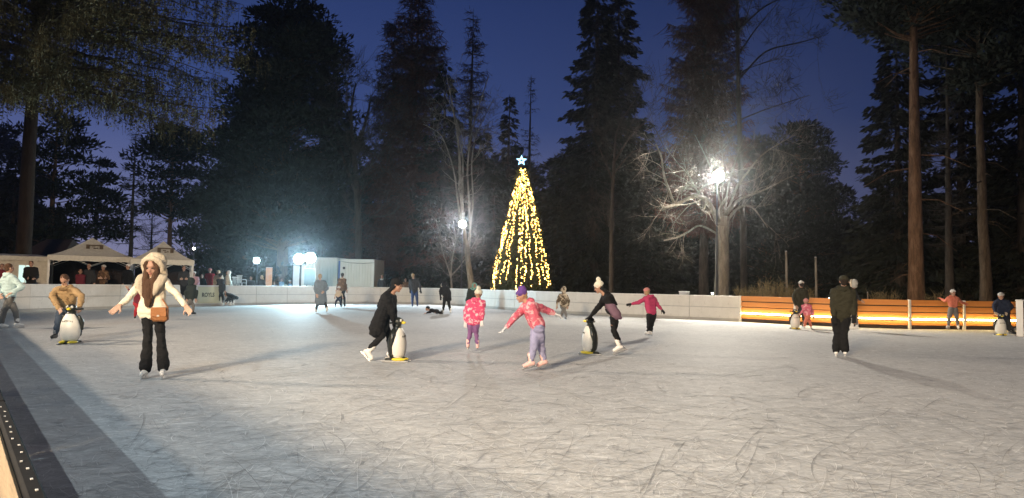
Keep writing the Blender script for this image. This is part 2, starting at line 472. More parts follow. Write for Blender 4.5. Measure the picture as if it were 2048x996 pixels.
# skate marks: thin shallow arcs cut into and heaped on the ice
def marks(n_, mat, wmin, wmax, z, seed, long=False):
    rg = np.random.default_rng(seed)
    mb = MB()
    px = rg.uniform(-60, 2110, n_); py = 652 + (996 - 652) * rg.uniform(0, 1, n_) ** .8 * 1.06
    Vs, Fs, k0 = [], [], 0
    for i in range(n_):
        c = gp(px[i], py[i])
        a = rg.normal(0.1, .8) if rg.random() < .6 else rg.uniform(0, 3.14)
        L = rg.uniform(.08, .40) * (1.0 if rg.random() < .88 else 3.6)
        if long: L = rg.uniform(.5, 2.6)
        cur = rg.normal(0, .38) / max(L, .3); w = rg.uniform(wmin, wmax) * min(2.2, max(.8, c[1] / 6.5))
        if np.dot(c[:2] - NB0[:2], (.785, .62)) < .35 + L * .5: continue
        q = 14 if long else 7; t = np.linspace(-.5, .5, q) * L
        th = a + cur * t
        dx = np.cumsum(np.cos(th)) * L / q; dy = np.cumsum(np.sin(th)) * L / q
        P = np.stack([c[0] + dx - dx.mean(), c[1] + dy - dy.mean()], 1)
        N = np.stack([-np.sin(th), np.cos(th)], 1)
        ww = w * (1 - (2 * t / L) ** 2 * .9)[:, None] / 2
        A = np.concatenate([P + N * ww, P - N * ww])
        Vs.append(np.column_stack([A, np.full(2 * q, z)]))
        ii = np.arange(q - 1)
        Fs.append(np.stack([ii, ii + 1, ii + 1 + q, ii + q], 1)[:, ::-1] + k0); k0 += 2 * q
    o = link('skate_marks', mesh_np('skate_marks', np.vstack(Vs), [np.vstack(Fs)]), mat)
    tag(o, 'fine curved skate scratches all over the rink ice', 'skate marks', kind='stuff')
M['mark_dark'] = grained('cut ice', (.30, .30, .30), (.42, .42, .42), 6, .8, 0, spec=.1)
M['mark_pale'] = grained('ice shavings', (.66, .66, .65), (.80, .80, .79), 6, .8, 0, spec=.1)
marks(6500, M['mark_dark'], .003, .008, .004, 3)
M['mark_deep'] = grained('deep cut', (.22, .22, .22), (.33, .33, .33), 6, .8, 0, spec=.1)
marks(300, M['mark_deep'], .003, .007, .0095, 8, True)
marks(5000, M['mark_pale'], .002, .007, .006, 5)

# ------------------------------------------------------------------ white rink boards
HB = 1.12
def resample(pts, step):
    pts = np.array(pts)[:, :2]; d = np.r_[0, np.cumsum(np.linalg.norm(np.diff(pts, axis=0), axis=1))]
    n_ = max(1, int(round(d[-1] / step))); t = np.linspace(0, d[-1], n_ + 1)
    return np.column_stack([np.interp(t, d, pts[:, 0]), np.interp(t, d, pts[:, 1]), np.zeros(n_ + 1)])
def make_board(Lb, mat='white_board'):
    root = empty('rink_board')
    mb = MB(); mb.bevel_box((0, .012, .60 + .25), (Lb - .03, .03, .47), .006); mb.build('upper_panel', M[mat], root)
    mb = MB(); mb.bevel_box((0, .012, .36), (Lb - .03, .03, .45), .006); mb.build('lower_panel', M[mat], root)
    mb = MB(); mb.box((0, .03, .60), (Lb - .03, .03, .06)); mb.build('middle_rail', M['board_grey'], root)
    mb = MB(); mb.bevel_box((0, .012, 1.10), (Lb - .008, .07, .035), .008); mb.build('top_rail', M['plastic_white'], root)
    mb = MB(); mb.bevel_box((0, .006, .068), (Lb - .01, .04, .13), .006); mb.build('kick_strip', M['kick'], root)
    mb = MB(); mb.bevel_box((Lb / 2, .05, .54), (.05, .06, 1.08), .006); mb.build('post', M['board_grey'], root)
    mb = MB()
    for sx in (-.3, .3): mb.chain([(sx * Lb, .06, .95), (sx * Lb, .50, .0)], [.02, .02], 6)
    mb.build('brace', M['dark_metal'], root)
    return root
seq = resample([nb(28.2), poly[3], poly[4]] + ring, 2.3)
Lb0 = np.linalg.norm(np.diff(seq, axis=0), axis=1).max()
proto_board = make_board(Lb0)
AD_X = 415
board_list = []
for i in range(len(seq) - 1):
    a, b_ = seq[i], seq[i + 1]
    o = proto_board if i == 0 else copy_tree(proto_board)
    c = (a + b_) / 2; d = b_ - a
    # outside (away from the ice) must be local +Y
    ang = math.atan2(d[1], d[0])
    nrm = np.array([-math.sin(ang), math.cos(ang)])
    if np.dot(nrm, c[:2] - np.array([-2, 26])) < 0: ang += math.pi
    o.location = (c[0], c[1], 0); o.rotation_euler = (0, 0, ang)
    tag(o, 'white plain rink board panel with grey kick strip at the ice edge', 'rink board', 'white boards round the rink')
    board_list.append(o)
def project(P):
    v = M3.T @ (np.asarray(P, float) - np.array([0, 0, CAMZ]))
    return CX + F_PX * v[0] / -v[2], CY - F_PX * v[1] / -v[2]

marks_at = [(45, 'below the man at the marquee window'), (110, 'behind the woman in the tan puffer jacket'), (180, 'below the bald man in the left tent'), (250, 'at the raised hand of the woman in cream'),
    (335, 'below the peak of the right pavilion tent'), (412, 'that carries the yellowish advert sheet'), (462, 'behind the crouching child'), (513, 'below the smaller cyan floodlight'), (560, 'left of the pole of the big floodlight'),
    (600, 'at the pole of the big floodlight'), (643, 'behind the skater in the long grey coat'), (684, 'behind the adult with the small child'), (725, 'below the right end of the container'), (775, 'behind the woman in the long black coat'),
    (829, 'behind the man in blue jeans'), (891, 'behind the skater bending over a lying child'), (945, 'behind the skater with the teal scarf'), (1000, 'left of the Christmas tree base'), (1060, 'below the Christmas tree'),
    (1127, 'behind the child in camouflage'), (1205, 'behind the woman in the white bobble hat'), (1298, 'behind the child in the crimson jacket'), (1365, 'with a grey box on top'), (1440, 'next to the orange fence')]
free = dict(enumerate(board_list))
for px_, txt in marks_at:
    if not free: break
    i = min(free, key=lambda k_: abs(project((seq[k_] + seq[k_ + 1]) / 2)[0] - px_))
    if abs(project((seq[i] + seq[i + 1]) / 2)[0] - px_) < 45: free.pop(i)['label'] = 'white rink board panel ' + txt

# yellow advert sheet on the boards
def on_boards(px):
    best = min(range(len(seq) - 1), key=lambda i: abs((project(seq[i])[0] + project(seq[i + 1])[0]) / 2 - px))
    return board_list[best]
ob = on_boards(AD_X)
adr = empty('advert_sheet', ob.location, ob.rotation_euler[2], 'yellowish advert sheet with dark lettering on the far left boards', 'advert sheet')
mb = MB(); mb.bevel_box((0, -.012, .60), (1.62, .012, .86), .003); mb.build('sheet', M['ad_yellow'], adr)
TEXTS = []
def text_mesh(s, size, name, mat, parent, bold=.0):
    cu = bpy.data.curves.new(name, 'FONT'); cu.body = s; cu.size = size; cu.align_x = 'CENTER'; cu.align_y = 'CENTER'
    cu.extrude = .0015; cu.offset = bold; cu.resolution_u = 3
    o = bpy.data.objects.new(name, cu); C.objects.link(o); o.parent = parent
    cu.materials.append(mat); TEXTS.append(o); return o
t = text_mesh('ROYLS', .30, 'lettering', M['ink'], adr, .012); t.location = (-.1, -.0205, .60); t.rotation_euler = (R(90), 0, 0)

# grey box on the board top
p = gp(1365, 638.6); q = np.array([p[0] + .1, p[1] + .12, HB - .0])
r = empty('cable_box', q, math.atan2(odir[1], odir[0]), 'small grey box sitting on top of the white boards', 'box')
mb = MB(); mb.bevel_box((0, 0, .06), (.42, .22, .12), .015); mb.build('case', M['board_grey'], r)
mb = MB(); mb.bevel_box((0, 0, .135), (.45, .25, .03), .01); mb.build('lid', M['plastic_white'], r)
mb = MB(); mb.tube([(-.1, 0, .15), (-.08, 0, .2), (.08, 0, .2), (.1, 0, .15)], .012, 6); mb.build('handle', M['dark_metal'], r)

# ------------------------------------------------------------------ orange lit fence: each bay a thing
M['led'] = glow('lit tube', (1.0, .73, .31), 40)
oang = math.atan2(odir[1], odir[0])
oangs = oang
LO = [np.linalg.norm(orange[i + 1] - orange[i]) for i in range(5)]
bay_labels = ['orange slatted fence bay next to the last white board', 'orange slatted fence bay behind the skater with a penguin and a child in pink',
              'orange slatted fence bay right of the man in dark clothes', 'orange slatted fence bay the child in the white hat leans on',
              'orange slatted fence bay at the right end beside the white post']
pb_slat = {}
for i in range(5):
    a, b_ = orange[i], orange[i + 1]; c = (a + b_) / 2; Lx = LO[i]; bang = math.atan2(b_[1] - a[1], b_[0] - a[0])
    ro = empty('fence_bay', c, bang, bay_labels[i], 'fence', 'orange bays of the lit fence')
    for z0, z1 in ((.905, 1.12), (.665, .865), (.45, .635), (.15, .30)):
        mb = MB(); mb.bevel_box((random.uniform(-.004, .004), .03 + random.uniform(-.004, .004), (z0 + z1) / 2 - HB / 2 + .56), (Lx - .09, .028, z1 - z0), .006)
        mb.build('slat', M['orange_wood'], ro)
    mb = MB(); mb.bevel_box((-Lx / 2, .02, .565), (.09, .10, 1.13), .008); mb.build('post', M['post_white'], ro)
    mb = MB(); mb.box((0, .09, .56), (Lx - .1, .02, 1.08)); mb.build('backing_sheet', M['roof_dark'], ro)  # dark sheet added behind the slats to paint their gaps as shade
    mb = MB(); mb.tube([(-Lx / 2 + .07, -.035, .385), (Lx / 2 - .07, -.035, .385)], .027, 10); tu = mb.build('lit_tube', M['led'], ro)
    mb = MB()
    for sx in (-1, 1): mb.box((sx * (Lx / 2 - .06), -.02, .385), (.03, .06, .09))
    mb.build('tube_holder', M['post_white'], ro)
oang = math.atan2(-.75, 1)
ro = empty('end_post', POST, oang, 'white square post at the right end of the orange fence', 'post')
mb = MB(); mb.bevel_box((.06, -.02, .60), (.20, .16, 1.2), .012); mb.build('shaft', M['plastic_white'], ro)
mb = MB(); mb.bevel_box((.06, -.02, 1.215), (.23, .19, .04), .012); mb.build('cap', M['plastic_white'], ro)
seq2 = resample([POST + unit([1, -.75, 0]) * .3, tail[-1], poly[-3], poly[-2]], 2.3)
for i in range(3):
    o = copy_tree(proto_board); a, b_ = seq2[i], seq2[i + 1]; c = (a + b_) / 2
    o.location = (c[0], c[1], 0); o.rotation_euler = (0, 0, math.atan2(b_[1] - a[1], b_[0] - a[0]))

# ------------------------------------------------------------------ near boards at the camera, seen from outside
nang = math.atan2(near_dir[1], near_dir[0])
Nout = np.array([-.785, -.62, 0])
nax = np.array([near_dir, Nout, [0, 0, 1.0]])
for seg, (t0, t1) in enumerate(((-2.2, 2.15), (2.17, 6.6), (6.62, 11.0), (11.02, 15.4), (15.42, 19.8), (19.82, 24.2), (24.22, 28.1))):
    lab = ('wooden near board with black screwed cap at the lower left corner', 'wooden near board continuing along the left rink edge')[min(seg, 1)]
    ro = empty('near_board', nb((t0 + t1) / 2), nang, lab, 'rink board', 'near boards along the left edge')
    Lx = t1 - t0
    # local x along the board, local y to the outside
    mb = MB(); mb.box((0, .006, .55), (Lx, .012, 1.08)); mb.build('panel', M['white_board'], ro)
    mb = MB(); mb.bevel_box((0, .003, 1.10), (Lx, .024, .05), .004); cap = mb.build('cap', M['rubber'], ro)
    mb = MB()
    for k in range(int(Lx / .065)):
        x = -Lx / 2 + .03 + k * .065 + random.uniform(-.006, .006)
        mb.box((x, .003 + random.uniform(-.003, .003), 1.1256), (.0065, .0035, .0018))
    sc = mb.build('screws', M['screw'], cap); tag(sc, kind='stuff')
    mb = MB(); mb.bevel_box((0, .047, 1.083), (Lx - .01, .062, .07), .005); mb.build('batten', M['pale_wood'], ro)
    mb = MB(); mb.bevel_box((0, .042, .10), (Lx - .01, .050, .10), .005); mb.build('batten', M['pale_wood'], ro)
    for k in range(6):
        x = -Lx / 2 + (k + .5) * Lx / 6
        mb = MB(); mb.bevel_box((x, .091, .53), (.045, .045, .96), .004); mb.build('stud', M['pale_wood'], ro)
        if k % 2: mb = MB(); mb.chain([(x, .14, .9), (x, .62, 0)], [.022, .022], 6); mb.build('brace', M['pale_wood'], ro)
    for k in range(4):
        mb = MB(); mb.bevel_box((0, .023, .26 + k * .196), (Lx - .02, .018, .186), .003); mb.build('plank', M['brown_wood'], ro)

# ------------------------------------------------------------------ floodlights in the picture
M['lens_white'] = glow('floodlight lens', (1.0, .98, .93), 120)
M['lens_cyan'] = glow('floodlight lens cool', (.75, .95, 1.0), 120)
def floodlight(P, label, lens, w=.42, h=.30, aim=(0, 12, 0), poler=.045, pole=None, heads=((0, 0),)):
    base = np.array([P[0], P[1] + .22, 0]) if pole is None else np.asarray(pole, float)
    ro = empty('floodlight', base, 0, label, 'floodlight', 'floodlights round the rink')
    mb = MB(); mb.tube([(0, 0, 0), (0, 0, P[2] * .5), (0, 0, P[2] + .12)], [poler, poler * .9, poler * .8], 10)
    mb.tube([(0, 0, 0), (0, 0, .04)], [.14, .14], 12); mb.build('pole', M['dark_metal'], ro, True)
    f = unit(np.array(aim) - P); s_ = unit(np.cross(f, [0, 0, 1.0])); u = np.cross(s_, f)
    ax = np.array([s_, f, u]); c = P - base
    mb = MB(); hd = None
    for dx, dz in heads:
        o_ = c + s_ * dx + u * dz
        mb.tube([o_ - f * .20, o_ - f * .14, o_ - f * .02, o_ + f * .03], [w * .30, w * .46, w * .5, w * .52], 18)
    hd = mb.build('lamp_head', M['dark_metal'], ro)
    for dx, dz in heads:
        o_ = c + s_ * dx + u * dz
        mb = MB(); mb.lathe([(.001, .05), (w * .25, .045), (w * .42, .025), (w * .48, 0)], 18)
        V = mb.v[0]; V = V[:, 0:1] * s_ + V[:, 1:2] * u + V[:, 2:3] * f; mb.v[0] = V + o_ + f * .032
        mb.build('lens', M[lens], hd, True)
    mb = MB(); mb.tube([c - s_ * w * .55, c - s_ * w * .55 - u * h * .7, np.array([0, 0, c[2] - h * .72]), c + s_ * w * .55 - u * h * .7, c + s_ * w * .55], .014, 6); mb.build('bracket', M['dark_metal'], ro)
    return ro
floodlight(L1, 'very bright white floodlight in front of the bare broken tree', 'lens_white', .56, .44)
floodlight(L2, 'bright white floodlight in front of the pale birch trunks', 'lens_white', .50, .40)
floodlight(L3, 'big cyan white floodlight on a dark pole at the back boards', 'lens_cyan', .66, .60, poler=.06, heads=((.06, .0), (-.62, .10)))
floodlight(L4, 'smaller cyan floodlight left of the big one beyond the boards', 'lens_cyan', .44, .42)

# far small lamps
M['bulb_white'] = glow('far lamp', (1.0, .93, .80), 60)
def far_lamp(px, py, Y, label, r_=.14, gz=0.0):
    P = at(px, py, Y)
    ro = empty('street_lamp', (P[0], P[1], gz), 0, label, 'street lamp', 'small far lamps among the trees')
    mb = MB(); mb.tube([(0, .02, 0), (0, .02, P[2] - gz - r_ * .6)], .04, 7); mb.build('pole', M['dark_metal'], ro)
    mb = MB(); mb.ell((0, 0, P[2] - gz), r_, nu=12, nv=8); mb.build('globe', M['bulb_white'], ro, True)
    mb = MB(); mb.lathe([(.02, r_ * 1.25), (r_ * .9, r_ * .85), (r_ * 1.0, r_ * .7)], 10, (0, 0, P[2] - gz)); mb.build('cap', M['dark_metal'], ro)
far_lamp(13, 462, 62, 'small lamp at the far left edge among dark trees', .16)
far_lamp(388, 497, 66, 'tiny lamp right of the second pavilion tent', .10)
far_lamp(1129, 577, 75, 'far lamp just right of the Christmas tree', .15)
far_lamp(1136.5, 577, 80, 'dimmer far lamp close by the one right of the Christmas tree', .10)
far_lamp(1160, 576, 75, 'far lamp between the Christmas tree and the white bobble hat', .16)
far_lamp(1228, 577, 75, 'far lamp right of the skater with the white bobble hat', .13)
far_lamp(1234, 583, 70, 'lower far lamp right of the skater with the bobble hat', .09)
far_lamp(1256, 583, 70, 'dim far lamp left of the child in the crimson jacket', .06)
far_lamp(1660, 598, 34, 'small white lamp behind the orange fence', .075)
far_lamp(1425, 587, 44, 'tiny lamp behind the boards left of the broken tree', .06)

# ------------------------------------------------------------------ thin posts behind the orange fence
def wood_post(px, ytop, Y, label, r_=.055):
    P = at(px, ytop, Y)
    ro = empty('wooden_post', (P[0], P[1], 0), 0, label, 'post', 'slim posts behind the orange fence')
    mb = MB(); mb.tube([(0, 0, 0), (0.01, 0, P[2] * .5), (-.02, 0, P[2])], [r_, r_ * .95, r_ * .9], 8); mb.build('shaft', M['pale_bark'], ro)
    mb = MB(); mb.tube([(-.02, 0, P[2]), (-.02, 0, P[2] + .03)], r_ * .95, 8); mb.build('cap', M['board_grey'], ro)
wood_post(1573, 503, 32.0, 'taller pale slim post behind the orange fence')
wood_post(1632, 515, 32.5, 'shorter pale slim post behind the orange fence')
wood_post(1736, 585, 30.0, 'low thin stake behind the orange fence', .03)

# ------------------------------------------------------------------ tents, hut and containers on the raised deck at the left
DECK = .22
dk = [gp(-140, 618)[:2] + np.array([-3.0, 2.0]), gp(60, 624)[:2] + np.array([-.9, .9]), gp(200, 619)[:2] + np.array([-.9, .9]), gp(400, 613)[:2] + np.array([-.9, .9]),
      gp(480, 611)[:2] + np.array([-.9, 1.0]), gp(480, 611)[:2] + np.array([-1.5, 9]), gp(-140, 618)[:2] + np.array([-6, 14])]
dv = np.array([[x, y, z] for z in (-.05, DECK) for x, y in dk]); nn = len(dk)
df = [np.array([[i, (i + 1) % nn, (i + 1) % nn + nn, i + nn] for i in range(nn)])]
dkm = mesh_np('deck', dv, df + [np.array([np.arange(nn) + nn])])
tag(link('deck', dkm, M['brown_wood']), kind='structure')

M['curtain'] = fabric('dark curtain', (.030, .022, .022), .9)  # near-black cloth that stands in for the shade inside the tents
def pavilion(xl, xr, xc, ypk, yev, Y, label, mark=True):
    """pop-up pavilion: pyramid roof, hanging valance, legs; placed between pixel columns xl..xr at distance Y"""
    A, B, K = at(xl, yev, Y), at(xr, yev, Y), at(xc, ypk, Y)
    w = (B[0] - A[0]) * .93; zc = (A[2] + B[2]) / 2; q_ = at((xl + xr) / 2, 560, Y + w / 2); c = np.array([q_[0], q_[1], DECK])
    ro = empty('pavilion_tent', c, math.atan2(-q_[0], q_[1]), label, 'pavilion tent', 'white pop-up pavilions behind the left boards')
    h = w / 2; ez = zc - DECK; pk = at(xc, ypk, Y + h)[2] - DECK
    # concave roof: four sides, sagging between peak and eaves
    n_ = 10; mb = MB()
    prof = []
    for j in range(n_ + 1):
        t = j / n_; prof.append((h * t, ez + (pk - ez) * (1 - t) ** 1.35))
    for q in range(4):
        rot = np.array([[math.cos(q * math.pi / 2), math.sin(q * math.pi / 2), 0], [-math.sin(q * math.pi / 2), math.cos(q * math.pi / 2), 0], [0, 0, 1]])
        V, F = [], []
        for j, (rr, z) in enumerate(prof):
            for k in range(7):
                s_ = (k / 6 - .5) * 2
                V.append((rr * s_, -rr + .02 * (1 - s_ * s_) * rr, z - .05 * (1 - s_ * s_) * (j / n_)))
        for j in range(n_):
            for k in range(6): F.append((j * 7 + k, (j + 1) * 7 + k, (j + 1) * 7 + k + 1, j * 7 + k + 1))
        mb.add(np.array(V) @ rot, F)
    mb.build('roof', M['canvas'], ro, True)
    mb = MB()
    for q in range(4):
        rot = np.array([[math.cos(q * math.pi / 2), math.sin(q * math.pi / 2), 0], [-math.sin(q * math.pi / 2), math.cos(q * math.pi / 2), 0], [0, 0, 1]])
        V, F = [], []
        for k in range(25):
            x = (k / 24 - .5) * 2 * h
            for z in (ez + .004, ez - .12, ez - .25 + .012 * math.sin(k * 1.3)): V.append((x, -h - .012 - .01 * math.sin(k * .9), z))
        for k in range(24):
            for j in range(2): F.append((k * 3 + j, k * 3 + j + 1, k * 3 + j + 4, k * 3 + j + 3))
        mb.add(np.array(V) @ rot, F)
    mb.build('valance', M['canvas'], ro, True)
    for sx in (-1, 1):
        for sy in (-1, 1):
            mb = MB(); mb.bevel_box((sx * (h - .06), sy * (h - .06), (ez - .05) / 2), (.09, .09, ez - .05), .008)
            mb.build('leg', M['alu'], ro)
    mb = MB()
    for sy in (-1, 1):
        for k in range(4):
            x0, x1 = -h + .1 + k * (2 * h - .2) / 4, -h + .1 + (k + 1) * (2 * h - .2) / 4
            za, zb = (ez - .1, ez - .45) if k % 2 else (ez - .45, ez - .1)
            mb.tube([(x0, sy * (h - .08), za), (x1, sy * (h - .08), zb)], .014, 6)
    mb.build('truss', M['alu'], ro)
    mb = MB(); mb.box((0, h - .03, (ez - .02) / 2), (2 * h - .25, .02, ez - .02)); mb.build('back_curtain', M['curtain'], ro)  # dark sheet added at the back so the tent inside looks shaded
    mb = MB(); mb.box((-h + .02, .1, (ez - .02) / 2), (.02, 2 * h - .4, ez - .02)); mb.build('side_curtain', M['curtain'], ro)  # likewise added on one side, for the dark inside
    # dark printed arch on the front slope
    if mark:
        t = .42; zz = ez + (pk - ez) * (1 - t) ** 1.35; yy = -h * t
        sl = math.atan2((pk - ez) * 1.35 * (1 - t) ** .35, h)
        mp = MB(); ca, sa = math.cos(sl), math.sin(sl)
        def onr(x, v): return (x + .1, yy - .035 + v * ca - .02 * sa, zz + .004 + v * sa)
        def slab(x0, x1, v0, v1):
            mp.add([onr(x0, v0), onr(x1, v0), onr(x1, v1), onr(x0, v1)], [(0, 1, 2, 3)])
        slab(-.36, .36, .13, .24); slab(-.36, -.21, -.18, .128); slab(.21, .36, -.18, .128); slab(-.12, .02, -.02, .05); slab(.06, .14, -.14, -.05); slab(-.05, .05, -.17, -.08)
        mp.build('roof_print', M['brown_print'], ro)
    return ro
pavilion(101, 262, 183, 475, 512, 33.5, 'white pavilion tent with brown arch print, left of the pair')
pavilion(262, 386, 312, 482, 519, 34.2, 'white pavilion tent behind the skater in the cream jacket')

# marquee with a lit window
A, B = at(-60, 508, 33), at(97, 512, 33)
q_ = at((-60 + 97) / 2, 560, 33.6)
ro = empty('marquee', (q_[0] - .9, q_[1] + 1.2, DECK), math.atan2(-q_[0], q_[1]), 'white marquee with a lit window at the far left behind the boards', 'marquee')
w = (B[0] - A[0]) * .90; hh = B[2] - DECK
fx0, fx1 = at(33, 540, 33)[0] - (A[0] + B[0]) / 2, at(57, 540, 33)[0] - (A[0] + B[0]) / 2
fz0, fz1 = at(45, 566, 33)[2] - DECK, at(45, 529, 33)[2] - DECK
mb = MB()
mb.box(((-w / 2 + fx0) / 2, -1.5, hh / 2), (fx0 + w / 2, .05, hh)); mb.box(((w / 2 + fx1) / 2, -1.5, hh / 2), (w / 2 - fx1, .05, hh))
mb.box(((fx0 + fx1) / 2, -1.5, fz0 / 2), (fx1 - fx0, .05, fz0)); mb.box(((fx0 + fx1) / 2, -1.5, (fz1 + hh) / 2), (fx1 - fx0, .05, hh - fz1))
mb.box((w / 2 - .03, 0, hh / 2 - .002), (.05, 2.9, hh - .006)); mb.box((-w / 2 + .03, 0, hh / 2 - .002), (.05, 2.9, hh - .006)); mb.build('wall', M['canvas_side'], ro)
mb = MB(); mb.box(((fx0 + fx1) / 2, -1.49, (fz0 + fz1) / 2), (fx1 - fx0, .01, fz1 - fz0))
M['window_lit'] = glow('lit window', (.72, .98, .88), 1.1)
wd = mb.build('window', M['window_lit'], ro)
mb = MB()
for x in (fx0, (fx0 + fx1) / 2, fx1): mb.box((x, -1.535, (fz0 + fz1) / 2), (.035, .03, fz1 - fz0 + .06))
for z in (fz0, fz1): mb.box(((fx0 + fx1) / 2, -1.537, z), (fx1 - fx0, .026, .035))
mb.build('window_frame', M['alu'], wd)
mb = MB()
V = [(-w / 2 - .1, -1.62, hh), (w / 2 + .1, -1.62, hh), (w / 2 - .5, 0, hh + .12), (-w / 2 + .5, 0, hh + .12), (w / 2 + .1, 1.62, hh), (-w / 2 - .1, 1.62, hh)]
mb.add(V, [(0, 1, 2, 3), (2, 4, 5, 3)], [(1, 4, 2), (0, 3, 5)]); mb.build('roof', M['canvas'], ro)
mb = MB(); mb.box((0, -1.63, hh - .11), (w + .2, .02, .22)); mb.build('valance', M['canvas'], ro)

# dark-roofed hut behind the marquee
A, B = at(28, 512, 40), at(118, 512, 40)
ro = empty('wooden_hut', ((A[0] + B[0]) / 2, 42, 0), 0, 'dark wooden hut with a broad roof behind the marquee', 'hut')
w = B[0] - A[0]; hz = A[2]; pkz = at(75, 474, 40)[2]
mb = MB(); mb.box((0, 0, hz / 2), (w - .4, 3.4, hz)); mb.build('wall', M['brown_wood'], ro)
mb = MB()
for k in range(9): mb.bevel_box((-w / 2 + .3 + (k + .5) * (w - .6) / 9, -1.715, hz / 2), ((w - .6) / 9 - .02, .03, hz - .02), .005)
pk_ = mb.build('cladding', M['brown_wood'], ro); tag(pk_, kind='stuff')
mb = MB(); mb.add([(-w / 2 - .2, -2.1, hz - .1), (w / 2 + .2, -2.1, hz - .1), (w / 2 - .5, 0, pkz), (-w / 2 + .5, 0, pkz), (w / 2 + .2, 2.1, hz - .1), (-w / 2 - .2, 2.1, hz - .1)], [(0, 1, 2, 3), (2, 4, 5, 3)], [(1, 4, 2), (0, 3, 5)])
mb.build('roof', M['roof_dark'], ro)
mb = MB(); mb.box((.3, -1.74, 1.0), (.9, .03, 2.0)); mb.build('door', M['roof_dark'], ro)

def ribbed_wall(mb, x0, x1, z0, z1, y, step=.16, dep=.03):
    """corrugated sheet facing -Y"""
    xs, ys = [], []; x = x0; k = 0
    while x < x1 - 1e-6:
        xs += [x, x + step * .42, x + step * .5, x + step * .92]; ys += [y, y, y + dep, y + dep]; x += step
    xs.append(x1); ys.append(y)
    xs = np.minimum(xs, x1); n_ = len(xs)
    V = np.vstack([np.column_stack([xs, ys, np.full(n_, z0)]), np.column_stack([xs, ys, np.full(n_, z1)])])
    i = np.arange(n_ - 1); mb.add(V, np.stack([i, i + 1, i + 1 + n_, i + n_], 1))
def container(xa, xb, ytop, Y, label, blue=False, rot=0.0):
    A, B = at(xa, ytop, Y), at(xb, ytop, Y); w = B[0] - A[0]; h = (A[2] + B[2]) / 2
    ro = empty('container', ((A[0] + B[0]) / 2, Y, 0), rot, label, 'container', 'white ribbed containers behind the back boards')
    mb = MB(); ribbed_wall(mb, -w / 2 + .09, w / 2 - .09, .16, h - .20, .02, .21, .035)
    mb.build('ribbed_wall', M['container'], ro)
    mb = MB(); mb.box((0, 1.35, h / 2), (w - .03, 2.5, h - .04)); mb.build('body', M['container'], ro)
    mb = MB()
    for sx in (-1, 1): mb.bevel_box((sx * (w / 2 - .045), .03, h / 2), (.09, .12, h), .01)
    mb.bevel_box((0, .03, h - .10), (w - .184, .10, .19), .01); mb.bevel_box((0, .03, .08), (w - .184, .10, .155), .01)
    mb.build('corner_frame', M['container'], ro)
    mb = MB(); mb.bevel_box((0, 1.3, h + .02), (w + .02, 2.7, .05), .01); mb.build('roof', M['container'], ro)
    if blue:
        mb = MB(); mb.bevel_box((-w / 2 - .06, -.02, h / 2 - .05), (.13, .12, h - .12), .012); mb.build('downpipe', M['blue_paint'], ro)
        mb = MB(); mb.tube([(-w / 2, -.03, h - .12), (-w * .2, -.035, h - .24), (w * .15, -.035, h - .27), (w / 2, -.03, h - .20)], .014, 6); mb.build('cable', M['dark_metal'], ro)
        mb = MB(); mb.bevel_box((-w * .39, -.01, h - .62), (.16, .08, .17), .02); mb.build('vent', M['dark_metal'], ro)
    return ro
container(680, 750, 519.5, 52, 'white ribbed container right of the blue downpipe', True, R(-6))
container(612, 676, 516, 53.2, 'white ribbed container behind the skater in the long grey coat', False, R(-4))

# notice stand, roll-up banner, white partition, plastic chair
A, B = at(609, 537, 47), at(630, 570, 47)
ro = empty('notice_stand', ((A[0] + B[0]) / 2, 47, 0), 0, 'grey notice board on legs under the big cyan floodlight', 'notice stand')
w = B[0] - A[0]; z0, z1 = B[2], A[2]
M['notice'] = grained('notice sheet', (.15, .20, .22), (.28, .34, .36), 3, .5, .1)
mb = MB(); mb.bevel_box((0, 0, (z0 + z1) / 2), (w, .03, z1 - z0), .008); mb.build('sheet', M['notice'], ro)
mb = MB(); mb.bevel_box((0, -.012, z1 + .02), (w + .1, .05, .05), .01); mb.bevel_box((w / 2 + .02, -.012, (z0 + z1) / 2), (.05, .05, z1 - z0), .01); mb.bevel_box((-w / 2 - .02, -.012, (z0 + z1) / 2), (.04, .05, z1 - z0), .01); mb.build('frame', M['alu'], ro)
for sx in (-.25, .25): mb = MB(); mb.tube([(sx * w, 0, 0), (sx * w, 0, z0)], .02, 8); mb.build('leg', M['dark_metal'], ro)
A, B = at(534, 535, 49), at(542, 566, 49)
ro = empty('rollup_banner', ((A[0] + B[0]) / 2, 49, 0), R(4), 'narrow orange and white roll-up banner among the spectators', 'banner')
M['banner'] = grained('banner print', (.75, .20, .03), (.80, .62, .45), 4.5, .5, 0, sc=(.6, .6, 1))
w = .44; mb = MB(); mb.box((0, 0, A[2] / 2 + .05), (w, .008, A[2] - .1)); mb.build('sheet', M['banner'], ro)
mb = MB(); mb.bevel_box((0, .02, .05), (w + .06, .2, .09), .02); mb.build('base', M['alu'], ro)
mb = MB(); mb.tube([(0, .03, .08), (0, .03, A[2] + .02)], .012, 6); mb.box((0, .012, A[2] + .01), (w, .03, .03)); mb.build('pole', M['alu'], ro)
A, B = at(587, 530, 49.5), at(611, 570, 49.5)
ro = empty('partition_panel', ((A[0] + B[0]) / 2, 49.5, 0), 0, 'white upright panel behind the pole of the big floodlight', 'panel')
w = B[0] - A[0]; mb = MB(); mb.bevel_box((-w / 4 - .01, 0, A[2] / 2), (w / 2 - .01, .05, A[2]), .01); mb.build('leaf', M['plastic_white'], ro)
mb = MB(); mb.bevel_box((w / 4 + .01, 0, A[2] / 2), (w / 2 - .01, .05, A[2]), .01); mb.build('leaf', M['plastic_white'], ro)
mb = MB(); mb.bevel_box((0, .03, A[2] + .03), (w + .08, .12, .05), .01); mb.build('head_rail', M['alu'], ro)
